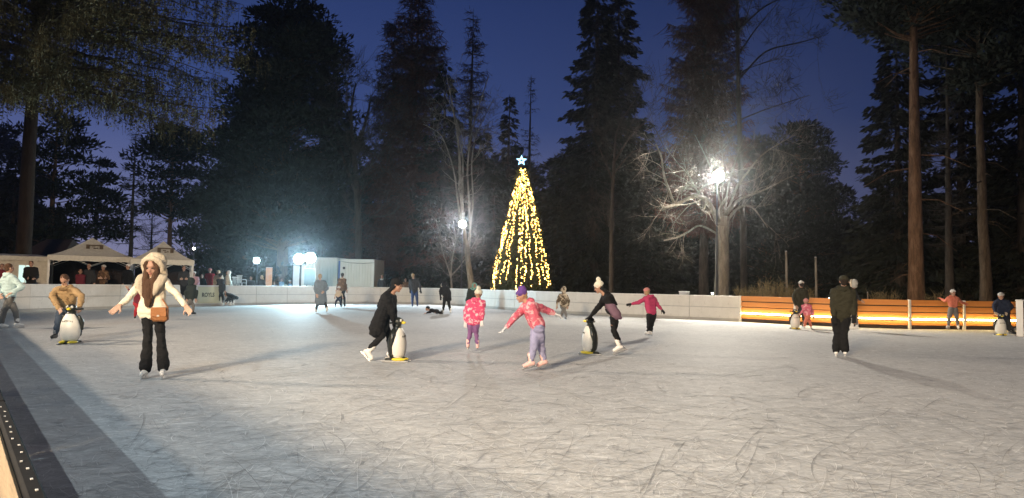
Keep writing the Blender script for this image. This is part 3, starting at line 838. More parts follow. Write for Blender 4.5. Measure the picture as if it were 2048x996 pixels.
def chair(px, ytop, Y, rz, label):
    P = at(px, ytop, Y); H = P[2]
    ro = empty('plastic_chair', (P[0], P[1], H - .92), rz, label, 'chair', 'white plastic chairs behind the boards')
    mb = MB(); mb.bevel_box((0, 0, .44), (.46, .44, .03), .012); mb.build('seat', M['plastic_white'], ro)
    mb = MB()
    for k in range(5): mb.bevel_box((-.16 + k * .08, .22 + .0, .68), (.05, .02, .42), .008)
    mb.bevel_box((0, .225, .90), (.46, .03, .07), .012); mb.build('backrest', M['plastic_white'], ro)
    for sx in (-1, 1):
        for sy in (-1, 1): mb = MB(); mb.rod((sx * .20, sy * .19, .43), .022, (sx * .23, sy * .23, .02), .018, 8); mb.build('leg', M['plastic_white'], ro)
        mb = MB(); mb.chain([(sx * .23, .21, .66), (sx * .25, -.1, .66), (sx * .23, -.2, .45)], [.02, .022, .018], 8); mb.build('armrest', M['plastic_white'], ro)
chair(484, 551, 46.5, R(160), 'white plastic chair, right one of the pair by the spectators')
chair(472, 554, 46.0, R(200), 'white plastic chair beside the spectator in the white hooded jacket')
# ================================================================== trees
def rdir(rg, n):
    v = rg.normal(size=(n, 3)); return v / np.linalg.norm(v, axis=1)[:, None]
def perp(D, rg):
    q = np.cross(D, rdir(rg, len(D))); return q / (np.linalg.norm(q, axis=1)[:, None] + 1e-9)
def ribbons(mb, P0, P1, w, rg, w1=None):
    """thin tapering twigs: one narrow quad each"""
    D = P1 - P0; L = np.linalg.norm(D, axis=1)[:, None] + 1e-9; D = D / L
    S_ = perp(D, rg); w = np.broadcast_to(np.asarray(w, float), (len(P0),))[:, None]
    w1 = w * .45 if w1 is None else w1
    V = np.stack([P0 - S_ * w / 2, P0 + S_ * w / 2, P1 + S_ * w1 / 2, P1 - S_ * w1 / 2], 1).reshape(-1, 3)
    mb.add(V, np.arange(len(V)).reshape(-1, 4))
def trunk_pts(h, rg, lean=.02, n=9):
    z = np.linspace(0, h, n); w = np.cumsum(rg.normal(0, lean, (n, 2)), 0) * h / n
    w[0] = 0
    return np.column_stack([w, z])
def tree_root(name, X, Y, label, cat='tree', group=None):
    return empty(name, (X, Y, -.05), 0, label, cat, group)
def place(px, Y): return at(px, 560, Y)[0]
def ztop(px, py, Y): return at(px, py, Y)[2]

def spruce(name, X, Y, h, r, label, seed, group=None, nb=150, base=.06, mat='needle', droop=.35, spray=.5, mul=1.0, power=.85, bark='bark'):
    rg = np.random.default_rng(seed)
    ro = tree_root(name, X, Y, label, 'tree', group)
    tp = trunk_pts(h, rg, .008)
    mb = MB(); mb.tube(tp, np.linspace(.018 * h + .05, .02, len(tp)), 8); mb.build('trunk', M[bark], ro, True)
    z = h * (base + (1 - base) * np.sort(rg.uniform(0, 1, nb) ** 1.15)); z = np.minimum(z, h * .985)
    L = r * np.maximum(.05, (1 - (z - base * h) / (h * (1 - base)))) ** power * rg.uniform(.62, 1.12, nb) + .15
    az = rg.uniform(0, 2 * np.pi, nb)
    d = droop * rg.uniform(.6, 1.3, nb)
    m = np.maximum(4, (L / spray * 9 * mul).astype(int))
    I = np.repeat(np.arange(nb), m); t = rg.uniform(.08, 1, len(I)) ** .75
    Lb, ab = L[I], az[I]
    rad = Lb * t
    hd = np.column_stack([np.cos(ab), np.sin(ab), np.zeros(len(I))]); sd = np.column_stack([-np.sin(ab), np.cos(ab), np.zeros(len(I))])
    drop = -d[I] * Lb * (t ** 1.2 - .55 * t ** 3)
    tx = np.interp(z[I], tp[:, 2], tp[:, 0]); ty = np.interp(z[I], tp[:, 2], tp[:, 1])
    side = rg.normal(0, 1, len(I)); off = side * .20 * Lb * (1.05 - t) + rg.normal(0, .06, len(I))
    P = hd * rad[:, None] + sd * off[:, None] + np.column_stack([tx, ty, z[I] + drop + rg.normal(0, .05 + .02 * Lb, len(I))])
    D = hd * .75 + sd * np.sign(side)[:, None] * rg.uniform(.1, .8, len(I))[:, None] + np.array([0, 0, -1.0]) * rg.uniform(.1, .9, len(I))[:, None]
    D /= np.linalg.norm(D, axis=1)[:, None]
    mb = MB(); mb.diamonds(P, D, perp(D, rg), spray * rg.uniform(.6, 1.3, len(I)), spray * rg.uniform(.26, .5, len(I)))
    mb.build('crown', M[mat], ro)
    # limbs
    mb = MB(); k = 5; tt = np.linspace(0, .93, k)
    for i in range(nb):
        q = np.column_stack([np.cos(az[i]) * L[i] * tt, np.sin(az[i]) * L[i] * tt, z[i] - d[i] * L[i] * (tt ** 1.2 - .55 * tt ** 3)])
        q[:, 0] += np.interp(z[i], tp[:, 2], tp[:, 0]); q[:, 1] += np.interp(z[i], tp[:, 2], tp[:, 1])
        mb.tube(q, np.linspace(.012 * L[i] + .015, .008, k), 4, False)
    mb.build('limbs', M[bark], ro)
    return ro

def padded(name, X, Y, h, prof, label, seed, npads=120, leaf=.42, per=120, mat='pine_needle', bark='pine_bark', group=None, tr=None, pad=(1.0, .36), lean=.012, fill=.55, xs=1.0, dead=0):
    """pine: bare tapering trunk, limbs, and flattened needle pads; prof = [(z fraction, radius)]"""
    rg = np.random.default_rng(seed)
    ro = tree_root(name, X, Y, label, 'tree', group)
    tp = trunk_pts(h, rg, lean); tr = tr or .014 * h + .04
    mb = MB(); mb.tube(tp, np.linspace(tr, tr * .18, len(tp)) * np.r_[1.18, np.ones(len(tp) - 1)], 10); mb.build('trunk', M[bark], ro, True)
    pf = np.array(prof); zz = pf[:, 0] * h
    z = rg.uniform(zz[0], zz[-1], npads * 4); Rr = np.interp(z, zz, pf[:, 1])
    keep = rg.random(len(z)) < Rr / Rr.max(); z, Rr = z[keep][:npads], Rr[keep][:npads]
    npads = len(z); az = rg.uniform(0, 2 * np.pi, npads)
    fr = (fill + (1 - fill) * rg.random(npads) ** .5) * rg.uniform(.8, 1.12, npads); fr[: npads // 5] *= rg.random(npads // 5)
    cx = np.interp(z, tp[:, 2], tp[:, 0]) + np.cos(az) * Rr * fr * xs; cy = np.interp(z, tp[:, 2], tp[:, 1]) + np.sin(az) * Rr * fr
    sz = pad[0] * rg.uniform(.55, 1.25, npads) * (.55 + .45 * Rr / Rr.max())
    I = np.repeat(np.arange(npads), per); n = len(I)
    q = rdir(rg, n) * (rg.random(n) ** .45)[:, None]
    P = np.column_stack([cx[I] + q[:, 0] * sz[I] * 1.15, cy[I] + q[:, 1] * sz[I] * 1.15, z[I] + q[:, 2] * sz[I] * pad[1] + .10 * sz[I]])
    D = q * np.array([1, 1, .6]) + rdir(rg, n) * .6 + np.array([0, 0, .35]); D /= np.linalg.norm(D, axis=1)[:, None]
    mb = MB(); mb.diamonds(P, D, perp(D, rg), leaf * rg.uniform(.6, 1.3, n), leaf * rg.uniform(.22, .45, n)); mb.build('crown', M[mat], ro)
    mb = MB()
    for i in range(npads):
        z0 = max(z[i] - .25 * Rr[i] * fr[i] - .2, .1 * h)
        p0 = np.array([np.interp(z0, tp[:, 2], tp[:, 0]), np.interp(z0, tp[:, 2], tp[:, 1]), z0]); p1 = np.array([cx[i], cy[i], z[i] - .05])
        md = (p0 + p1) / 2 + np.array([0, 0, .12 * np.linalg.norm(p1 - p0)]) * rg.uniform(-.5, 1)
        mb.tube([p0, md, p1], [.03 + .012 * Rr[i], .03, .012], 4, False)
    for i in range(dead):
        z0 = rg.uniform(.12, pf[0, 0]) * h; a = rg.uniform(0, 6.28); l_ = rg.uniform(.4, 2.2)
        p0 = np.array([np.interp(z0, tp[:, 2], tp[:, 0]), np.interp(z0, tp[:, 2], tp[:, 1]), z0])
        mb.tube([p0, p0 + np.array([math.cos(a), math.sin(a), -.1]) * l_ * .5, p0 + np.array([math.cos(a), math.sin(a), -.35]) * l_], [.03, .022, .008], 4, False)
    mb.build('limbs', M[bark], ro)
    return ro

def larch(name, X, Y, h, r, label, seed, group=None, nb=190, twigs=30, base=.12, mat='larch', wd=.03, power=.7, hang=.5, up=.0):
    """leafless larch: whorled thin limbs carrying many fine hanging twigs"""
    rg = np.random.default_rng(seed)
    ro = tree_root(name, X, Y, label, 'tree', group)
    tp = trunk_pts(h, rg, .008)
    mb = MB(); mb.tube(tp, np.linspace(.013 * h + .05, .015, len(tp)), 8); mb.build('trunk', M['bark'], ro, True)
    z = h * (base + (1 - base) * rg.uniform(0, 1, nb)); z = np.minimum(z, h * .985)
    L = r * np.maximum(.04, 1 - (z - base * h) / (h * (1 - base))) ** power * rg.uniform(.55, 1.15, nb) + .2
    az = rg.uniform(0, 2 * np.pi, nb); mb = MB(); k = 5; tt = np.linspace(0, 1, k)
    A, B = [], []
    for i in range(nb):
        q = np.column_stack([np.cos(az[i]) * L[i] * tt, np.sin(az[i]) * L[i] * tt, z[i] + L[i] * (-.28 * tt + (.38 + up) * tt ** 2.2)])
        q[:, :2] += rg.normal(0, .03 * L[i], (k, 2)) * tt[:, None]
        q[:, 0] += np.interp(z[i], tp[:, 2], tp[:, 0]); q[:, 1] += np.interp(z[i], tp[:, 2], tp[:, 1])
        mb.tube(q, np.linspace(.010 * L[i] + .018, .007, k), 4, False)
        m = max(4, int(twigs * L[i] / r)); s_ = rg.uniform(.12, 1, m)
        p = np.column_stack([np.interp(s_, tt, q[:, c]) for c in range(3)])
        l_ = rg.uniform(.25, 1.0, m)[:, None] * (.35 + .16 * r) * .6
        dd = np.column_stack([np.cos(az[i]) * .5 + rg.normal(0, .55, m), np.sin(az[i]) * .5 + rg.normal(0, .55, m), rg.normal(-hang, .5, m)])
        A.append(p); B.append(p + dd * l_)
    mb.build('limbs', M['dark_twig' if mat != 'twig' else 'twig'], ro)
    A, B = np.vstack(A), np.vstack(B); mb = MB(); ribbons(mb, A, B, wd, rg)
    j = rg.integers(0, len(A), len(A)); s_ = rg.uniform(.3, .9, len(A))[:, None]
    A2 = A[j] * (1 - s_) + B[j] * s_; B2 = A2 + (B[j] - A[j]) * .35 + rg.normal(0, .16, (len(A), 3)); ribbons(mb, A2, B2, wd * .7, rg)
    mb.build('crown', M[mat], ro)
    return ro

def grow(rg, tubes, tips, p, d, L, r, lev, spread=.55, upb=.08, seg=4, kids=(2, 4), shrink=.66):
    P = [np.array(p)]; d = unit(d)
    for s_ in range(seg):
        d = unit(d + rg.normal(0, .17, 3) + np.array([0, 0, upb])); P.append(P[-1] + d * L / seg)
    tubes.append((np.array(P), np.linspace(r, r * .55, seg + 1)))
    if lev == 0:
        tips.append((P[1], P[-1], L)); return
    for k in range(rg.integers(*kids) + 1):
        t = rg.uniform(.35, 1.0); i = min(int(t * seg), seg - 1); q = P[i] + (P[i + 1] - P[i]) * (t * seg - i)
        grow(rg, tubes, tips, q, unit(d + rdir(rg, 1)[0] * spread * 1.5), L * shrink * rg.uniform(.7, 1.2), r * .55, lev - 1, spread, upb, seg, kids, shrink)
def bare_tree(name, X, Y, label, stems, seed, bark='pale_bark', twig='twig', lev=3, limbL=2.2, per=5, group=None, tw=.022, twn=7, upb=.06, limb_from=.25, spread=.55, size=1.0):
    """stems: list of (points, r0, r1) in world space (first one is the trunk); limbs and twigs grow from them"""
    rg = np.random.default_rng(seed); base = np.array([X, Y, -.05])
    ro = tree_root(name, X, Y, label, 'tree', group)
    tubes, tips = [], []
    for si, (pts, r0, r1, grows) in enumerate(stems):
        P = np.array(pts, float) - base; n = len(P)
        tt = np.linspace(0, n - 1, (n - 1) * 4 + 1); k = np.minimum(tt.astype(int), n - 2); f = (tt - k)[:, None]
        Q = P[k] * (1 - f) + P[k + 1] * f
        Q[1:-1] += rg.normal(0, .03, (len(Q) - 2, 3)); 
        for _ in range(2): Q[1:-1] = (Q[:-2] + 2 * Q[1:-1] + Q[2:]) / 4
        rr = np.linspace(r0, r1, len(Q))
        mb = MB(); mb.tube(Q, rr, 10); mb.build('trunk' if si == 0 else 'limb', M[bark], ro, True)
        if grows:
            for q in range(int(grows)):
                t = rg.uniform(limb_from, 1); i = min(int(t * (len(Q) - 1)), len(Q) - 2); dd = unit(Q[i + 1] - Q[i])
                grow(rg, tubes, tips, Q[i], unit(dd * .5 + rdir(rg, 1)[0] * .9 + np.array([0, 0, .15])), limbL * rg.uniform(.5, 1.2), max(.012, rr[i] * .30), lev - 1, spread, upb)
    mb = MB()
    for P, rr in tubes: mb.tube(P, rr, 4 if rr[0] < .05 else 6, False)
    if tubes: mb.build('branches', M[bark], ro)
    if tips:
        A = np.repeat(np.array([t[0] for t in tips]), twn, 0); B = np.repeat(np.array([t[1] for t in tips]), twn, 0); Ls = np.repeat(np.array([t[2] for t in tips]), twn)[:, None]
        s_ = rg.uniform(0, 1, (len(A), 1)); p = A * (1 - s_) + B * s_
        e_ = p + (unit2(B - A) * .6 + rdir(rg, len(A)) * .8 + np.array([0, 0, upb * 2])) * Ls * rg.uniform(.35, .95, (len(A), 1))
        mb = MB(); ribbons(mb, p, e_, tw, rg); mb.build('twigs', M[twig], ro)
    return ro
def unit2(v): return v / (np.linalg.norm(v, axis=1)[:, None] + 1e-9)
def pxl(*pts):
    """polyline through places given as (px, py, distance)"""
    return [at(*p) for p in pts]

def tree_px(px, py, Y): return place(px, Y), Y, ztop(px, py, Y)

# big dense pine left of centre
X, Y, h = tree_px(562, -14, 60)
k = Y / F_PX
padded('pine_tree', X, Y, h, [(.18, 100 * k), (.34, 150 * k), (.50, 140 * k), (.60, 118 * k), (.66, 104 * k), (.78, 108 * k), (.88, 88 * k), (.95, 46 * k), (1.0, 12 * k)],
       'tall dense dark pine with a rounded top, left of centre', 11, npads=330, per=150, leaf=.55, pad=(1.75, .42), tr=.5, fill=.5)
# mid left small pines and the far-left ones
X, Y, h = tree_px(335, 250, 64); k = Y / F_PX
padded('pine_tree', X, Y, h, [(.45, 40 * k), (.6, 60 * k), (.78, 64 * k), (.92, 45 * k), (1, 10 * k)], 'slim pine with a bare lower trunk left of the big dense pine', 12, npads=85, per=90, leaf=.5, pad=(1.3, .30), tr=.26, dead=16)
X, Y, h = tree_px(186, 316, 64); k = Y / F_PX
padded('pine_tree', X, Y, h, [(.40, 60 * k), (.55, 66 * k), (.72, 40 * k), (.9, 42 * k), (1, 16 * k)], 'small ragged pine above the left pavilion tent', 13, npads=36, per=95, leaf=.5, pad=(1.25, .28), tr=.22, dead=10)
X, Y, h = tree_px(98, 214, 56); k = Y / F_PX
padded('pine_tree', X, Y, h, [(.18, 50 * k), (.4, 60 * k), (.6, 50 * k), (.85, 60 * k), (1, 25 * k)], 'pine behind the marquee at the left with branches to the right', 14, npads=55, per=100, leaf=.5, pad=(1.3, .30), tr=.3, dead=8)
X, Y, h = tree_px(20, 300, 60); k = Y / F_PX
spruce('spruce_tree', X, Y, h, 70 * k, 'dark spruce at the left edge behind the hut', 15, nb=150, mul=1.3)
X, Y, h = tree_px(258, 262, 58); k = Y / F_PX
larch('larch_tree', X, Y, h, 56 * k, 'thin leafless larch standing between the two pavilion tents', 16, nb=120, twigs=16, base=.12, mat='dark_twig', wd=.028)
X, Y, h = tree_px(300, 390, 72); k = Y / F_PX
larch('larch_tree', X, Y, h, 40 * k, 'small bare sapling right of the thin leafless larch', 17, nb=90, twigs=14, mat='dark_twig', wd=.026, up=.4, hang=-.3)
X, Y, h = tree_px(455, 300, 74); k = Y / F_PX
padded('pine_tree', X, Y, h, [(.1, 70 * k), (.45, 80 * k), (.8, 60 * k), (1, 20 * k)], 'low dark pine in front of the left flank of the dense pine', 18, npads=130, per=110, leaf=.55, pad=(1.6, .42), tr=.25)
# bare oak-like tree between dense pine and larch group
Y = 58; X = place(716, Y)
bare_tree('bare_tree', X, Y, 'dark bare tree with crooked branches right of the dense pine', [(pxl((716, 585, Y), (718, 480, Y), (714, 380, Y), (708, 300, Y)), .32, .2, 6),
    (pxl((714, 390, Y), (690, 330, Y - .5), (668, 260, Y)), .16, .06, 7), (pxl((709, 305, Y), (735, 240, Y), (742, 190, Y + 1)), .16, .05, 8), (pxl((708, 300, Y), (700, 230, Y), (712, 165, Y)), .16, .05, 8), (pxl((715, 360, Y), (750, 320, Y), (770, 300, Y)), .12, .05, 6)],
    21, 'bark', 'dark_twig', lev=3, limbL=3.0, tw=.03, twn=8)
# reddish larches, centre left
X, Y, h = tree_px(822, -40, 62); k = Y / F_PX
larch('larch_tree', X, Y, h, 112 * k, 'massive reddish larch left of the birch, tallest of its group', 22, nb=560, twigs=84, base=.08, wd=.065, power=.5)
X, Y, h = tree_px(775, 40, 66); k = Y / F_PX
larch('larch_tree', X, Y, h, 80 * k, 'reddish larch on the left side of the massive larch', 23, nb=340, twigs=60, base=.12, wd=.06, power=.5)
X, Y, h = tree_px(934, 16, 66); k = Y / F_PX
larch('larch_tree', X, Y, h, 64 * k, 'narrow pointed larch behind the birch', 24, nb=300, twigs=44, base=.12, wd=.05, power=.7)
X, Y, h = tree_px(880, 120, 60); k = Y / F_PX
spruce('spruce_tree', X, Y, h, 92 * k, 'dark spruce hidden among the reddish larches', 25, nb=220, mul=1.3, droop=.3)
# birch with pale stems
Y = 50.5; X = place(944, Y)
bare_tree('birch_tree', X, Y, 'pale birch with several upright stems lit by a floodlight',
    [(pxl((944, 604, Y), (941, 560, Y), (936, 515, Y), (930, 480, Y), (925, 440, Y), (921, 370, Y), (918, 290, Y), (905, 210, Y), (893, 150, Y)), .25, .035, 5),
     (pxl((936, 505, Y), (941, 450, Y - .2), (938, 400, Y - .3), (934, 335, Y - .4), (942, 262, Y - .3), (960, 205, Y), (978, 150, Y)), .10, .025, 7),
     (pxl((930, 480, Y), (918, 420, Y + .2), (908, 335, Y + .3), (884, 268, Y + .3), (846, 248, Y)), .09, .02, 6),
     (pxl((940, 470, Y), (946, 400, Y), (942, 330, Y), (950, 270, Y + .3), (984, 205, Y)), .08, .02, 7),
     (pxl((925, 400, Y), (926, 320, Y + .5), (915, 240, Y + .6), (886, 180, Y)), .08, .02, 6)],
    26, 'birch_bark', 'twig', lev=3, limbL=2.0, tw=.018, twn=7, limb_from=.4)
# bare shrub round the birch lamp: twigs caught in its light
Y = 50.0; X = place(905, Y)
bare_tree('bare_shrub', X, Y, 'leafless shrub with fine twigs round the birch floodlight',
    [(pxl((905, 606, Y), (902, 540, Y), (912, 480, Y), (905, 430, Y)), .08, .02, 9), (pxl((903, 560, Y), (885, 500, Y), (872, 440, Y)), .05, .015, 8), (pxl((904, 550, Y), (930, 520, Y - .3), (958, 470, Y)), .05, .015, 8), (pxl((912, 480, Y), (925, 430, Y + .3), (945, 400, Y)), .04, .012, 7)],
    27, 'pale_bark', 'twig', lev=3, limbL=1.5, tw=.018, twn=9, spread=.7)
# middle group
X, Y, h = tree_px(1012, 188, 66); k = Y / F_PX
spruce('spruce_tree', X, Y, h, 62 * k, 'dark spruce just left of the Christmas tree top', 28, nb=170, mul=1.2)
X, Y, h = tree_px(962, 260, 62); k = Y / F_PX
spruce('spruce_tree', X, Y, h, 78 * k, 'lower dark spruce behind the birch stems', 29, nb=180, mul=1.3)
X, Y, h = tree_px(1055, 148, 80); k = Y / F_PX
larch('larch_tree', X, Y, h, 36 * k, 'distant slender larch above the Christmas tree star', 30, nb=150, twigs=18, base=.25, mat='dark_twig', wd=.04)
X, Y, h = tree_px(1186, -40, 58); k = Y / F_PX
spruce('spruce_tree', X, Y, h, 112 * k, 'tall spruce with drooping boughs right of the Christmas tree', 31, nb=460, mul=1.05, droop=.55, power=.62)
X, Y, h = tree_px(1232, -30, 60); k = Y / F_PX
spruce('spruce_tree', X, Y, h, 112 * k, 'twin spruce close behind the tall one, top further right', 32, nb=460, mul=1.05, droop=.5, power=.62)
X, Y, h = tree_px(1120, 330, 60); k = Y / F_PX
spruce('spruce_tree', X, Y, h, 110 * k, 'low dark spruce at the right of the Christmas tree', 33, nb=260, mul=1.3, power=.6)
X, Y, h = tree_px(1300, 300, 56); k = Y / F_PX
spruce('spruce_tree', X, Y, h, 96 * k, 'low dark spruce left of the thick broken tree', 133, nb=240, mul=1.3, power=.6)
X, Y, h = tree_px(985, 330, 58); k = Y / F_PX
spruce('spruce_tree', X, Y, h, 80 * k, 'low dark spruce between the birch and the Christmas tree', 134, nb=220, mul=1.3, power=.6)
# pale trunked bare tree with thin arching branches left of the broken tree
Y = 47; X = place(1224, Y)
bare_tree('bare_tree', X, Y, 'bare tree with a pale trunk and thin arching branches left of the broken tree',
    [(pxl((1222, 605, Y), (1223, 500, Y), (1224, 400, Y), (1228, 320, Y)), .17, .09, 3), (pxl((1228, 325, Y), (1262, 270, Y), (1300, 235, Y), (1330, 300, Y - 2)), .08, .02, 8),
     (pxl((1228, 330, Y), (1230, 260, Y), (1270, 200, Y)), .09, .02, 8), (pxl((1226, 350, Y), (1265, 300, Y), (1320, 290, Y)), .06, .02, 7), (pxl((1225, 360, Y), (1200, 300, Y), (1180, 260, Y)), .06, .02, 5)],
    34, 'bark', 'dark_twig', lev=3, limbL=2.0, tw=.016, twn=5)
# broken bare tree with the lamp
Y = 33.6; X = place(1444, Y)
bare_tree('broken_tree', X, Y, 'thick bare tree with broken crooked limbs beside the very bright floodlight',
    [(pxl((1444, 612, Y), (1443, 560, Y), (1444, 500, Y), (1446, 455, Y), (1448, 432, Y)), .36, .27, 0),
     (pxl((1441, 455, Y), (1428, 420, Y - .2), (1412, 398, Y - .4), (1392, 391, Y - .5), (1366, 399, Y - .5), (1350, 409, Y - .5), (1326, 417, Y - .6)), .15, .06, 7),
     (pxl((1350, 408, Y - .5), (1340, 388, Y - .5), (1329, 350, Y - .6), (1322, 312, Y - .7), (1312, 288, Y - .8)), .07, .03, 7),
     (pxl((1350, 406, Y - .5), (1358, 390, Y - .5), (1360, 372, Y - .5)), .04, .015, 2),
     (pxl((1446, 440, Y), (1438, 420, Y - .3), (1455, 392, Y - .5)), .10, .05, 3),
     (pxl((1455, 440, Y), (1470, 418, Y), (1500, 405, Y + .2), (1535, 455, Y + .3)), .08, .02, 5),
     (pxl((1388, 380, Y - .5), (1366, 377, Y - .5)), .035, .03, 0),
     (pxl((1436, 470, Y), (1400, 450, Y - .5), (1384, 458, Y - .6), (1356, 475, Y - .7), (1328, 481, Y - .8)), .05, .03, 4),
     (pxl((1452, 430, Y), (1480, 395, Y + .4), (1530, 380, Y + .6), (1590, 350, Y + .8)), .08, .02, 6),
     (pxl((1452, 430, Y), (1475, 370, Y + .8), (1520, 310, Y + 1.0), (1590, 270, Y + 1)), .07, .018, 6),
     (pxl((1450, 430, Y), (1460, 350, Y + 1.2), (1490, 270, Y + 1.4)), .06, .016, 3),
     (pxl((1446, 432, Y), (1425, 340, Y + 1.2), (1390, 270, Y + 1.4)), .05, .016, 3)],
    35, 'pale_bark', 'dark_twig', lev=3, limbL=1.7, tw=.011, twn=5, spread=.6, limb_from=.3)
# tall reddish larch behind the lamp, its neighbour and the cone of dark trees right of it
X, Y, h = tree_px(1408, -90, 50); k = Y / F_PX
larch('larch_tree', X, Y, h, 84 * k, 'very tall rust coloured larch behind the brightest floodlight', 36, nb=560, twigs=80, base=.22, wd=.058, power=.22, hang=.8)
Y = 47; X = place(1490, Y)
bare_tree('bare_tree', X, Y, 'tall dark bare tree reaching out over the gap of sky on the right',
    [(pxl((1488, 605, Y), (1486, 450, Y), (1480, 300, Y), (1476, 150, Y), (1474, -30, Y)), .24, .10, 5), (pxl((1476, 160, Y), (1530, 100, Y), (1600, 85, Y), (1650, 70, Y)), .08, .02, 9),
     (pxl((1475, 60, Y), (1530, 10, Y), (1600, -20, Y)), .08, .02, 9), (pxl((1478, 240, Y), (1540, 215, Y), (1620, 190, Y)), .06, .02, 6), (pxl((1476, 110, Y), (1510, 60, Y), (1560, 0, Y)), .07, .02, 8)],
    37, 'bark', 'dark_twig', lev=3, limbL=2.6, tw=.022, twn=7, limb_from=.35)
X, Y, h = tree_px(1602, 238, 62); k = Y / F_PX
padded('pine_tree', X, Y, h, [(.05, 92 * k), (.35, 88 * k), (.6, 70 * k), (.82, 46 * k), (1, 12 * k)], 'dark rounded conifer right of the brightest floodlight', 38, npads=190, per=120, leaf=.5, pad=(1.4, .5), tr=.28)
X, Y, h = tree_px(1530, 330, 60); k = Y / F_PX
padded('pine_tree', X, Y, h, [(.05, 70 * k), (.5, 66 * k), (.85, 40 * k), (1, 12 * k)], 'lower dark conifer behind the broken tree', 39, npads=130, per=110, leaf=.5, pad=(1.4, .5), tr=.25)
X, Y, h = tree_px(1672, 350, 66); k = Y / F_PX
spruce('spruce_tree', X, Y, h, 60 * k, 'small dark spruce in the gap of sky on the right', 40, nb=140, mul=1.2)
# right hand wood
X, Y, h = tree_px(1800, 60, 44); k = Y / F_PX
spruce('spruce_tree', X, Y, h, 108 * k, 'dark spruce with layered boughs at the left edge of the right wood', 41, nb=230, mul=1.15, droop=.45, power=.55)
X, Y, h = tree_px(1832, -200, 30.5); k = Y / F_PX
padded('pine_tree', X, Y, h, [(.68, 70 * k), (.74, 130 * k), (.86, 130 * k), (1, 60 * k)], 'tall pine with a reddish bare trunk behind the orange fence', 42, npads=110, per=170, leaf=.34, pad=(1.15, .42), tr=.345, lean=.004, dead=10, mat='pine_needle')
X, Y, h = tree_px(1972, -160, 33); k = Y / F_PX
padded('pine_tree', X, Y, h, [(.58, 60 * k), (.70, 120 * k), (.86, 120 * k), (1, 60 * k)], 'leaning paler pine trunk at the right behind the orange fence', 43, npads=110, per=160, leaf=.36, pad=(1.2, .42), tr=.27, lean=.02, dead=14, bark='brown_bark')
X, Y, h = tree_px(1925, -40, 46); k = Y / F_PX
spruce('spruce_tree', X, Y, h, 120 * k, 'dark spruce filling the wood between the two pine trunks', 44, nb=260, mul=1.2, power=.6)
X, Y, h = tree_px(2050, -60, 42); k = Y / F_PX
spruce('spruce_tree', X, Y, h, 110 * k, 'dark spruce at the right edge of the picture', 45, nb=240, mul=1.2, power=.6)
X, Y, h = tree_px(1900, 60, 39); k = Y / F_PX
larch('larch_tree', X, Y, h, 50 * k, 'thin bare trunk between the pines in the right wood', 46, nb=110, twigs=16, base=.25, mat='dark_twig', wd=.022)

# the wood behind: alike dark conifers, row after row
bg_p = spruce('spruce_tree', place(640, 84), 84, 15, 3.9, 'dark conifer of the wood behind the rink', 50, 'dark conifers of the wood behind', nb=150, mul=1.15, spray=.7)
bg_q = padded('pine_tree', place(830, 88), 88, 17, [(.1, 2.6), (.4, 3.2), (.75, 2.8), (1, .5)], 'dark round-topped conifer of the wood behind the rink', 51, 120, .7, 100, group='dark round conifers of the wood behind', pad=(1.5, .5), tr=.25)
rg0 = np.random.default_rng(77)
for i in range(58):
    row = i % 3; Y = (74, 90, 112)[row] + rg0.uniform(-5, 5)
    px = -120 + (i / 58) * 2320 + rg0.uniform(-20, 20)
    if 90 < px < 430: continue
    src = bg_p if rg0.random() < .6 else bg_q
    sc = rg0.uniform(.62, 1.0) * (1.0 + .25 * row)
    if px > 1690: sc *= 1.15
    if 1660 < px < 1705: sc *= .6
    o = copy_tree(src); o.location = (place(px, Y), Y, -.05); o.scale = (sc * rg0.uniform(.95, 1.3),) * 2 + (sc,); o.rotation_euler = (0, 0, rg0.uniform(0, 6.28))

# undergrowth along the edge of the wood
mb = MB(); n = 26000
px = rg0.uniform(-150, 2250, n); Yg = rg0.uniform(54, 100, n); Xg = (px - CX) / F_PX * Yg
hh = (1.0 + 1.9 * np.abs(np.sin(px * .013) * np.sin(px * .0071 + 1.0))) * rg0.random(n) ** .7
hh[(px > 110) & (px < 400)] *= .35
D = rdir(rg0, n) * .7 + np.array([0, 0, .6]); D /= np.linalg.norm(D, axis=1)[:, None]
mb.diamonds(np.column_stack([Xg, Yg, hh]), D, perp(D, rg0), rg0.uniform(.3, .7, n), rg0.uniform(.1, .3, n))
tag(mb.build('undergrowth', M['needle']), 'dark bushes and undergrowth along the foot of the wood', 'undergrowth', kind='stuff')

# dry stalks behind the orange fence
def dry_shrub(px, Y, h, w, label, seed, n=420):
    rg = np.random.default_rng(seed); X = place(px, Y); ro = empty('dry_shrub', (X, Y, -.05), 0, label, 'shrub', 'dry shrubs behind the orange fence')
    a = rg.uniform(0, 6.28, n); r_ = rg.random(n) ** .6 * w
    p0 = np.column_stack([np.cos(a) * r_ * .35, np.sin(a) * r_ * .35, np.zeros(n)])
    p1 = np.column_stack([np.cos(a) * r_, np.sin(a) * r_, h * rg.uniform(.35, 1, n)])
    mb = MB(); ribbons(mb, p0, p1, .02, rg); mb.build('stalks', M['dry'], ro)
    j = rg.integers(0, n, n * 3); t = rg.uniform(.4, 1, (n * 3, 1)); q = p0[j] * (1 - t) + p1[j] * t
    mb = MB(); ribbons(mb, q, q + rdir(rg, n * 3) * .28 + np.array([0, 0, .08]), .016, rg); mb.build('twigs', M['dry'], ro)
dry_shrub(1548, 31.6, 1.9, .8, 'dry brown shrub left of the taller slim post', 61)
dry_shrub(1604, 31.5, 1.6, .6, 'dry shrub between the two slim posts', 62)
dry_shrub(1500, 32.2, 1.6, .7, 'dry shrub right of the thick broken tree', 63)
dry_shrub(1770, 29.6, 1.45, .6, 'dry shrub left of the reddish pine trunk', 64)
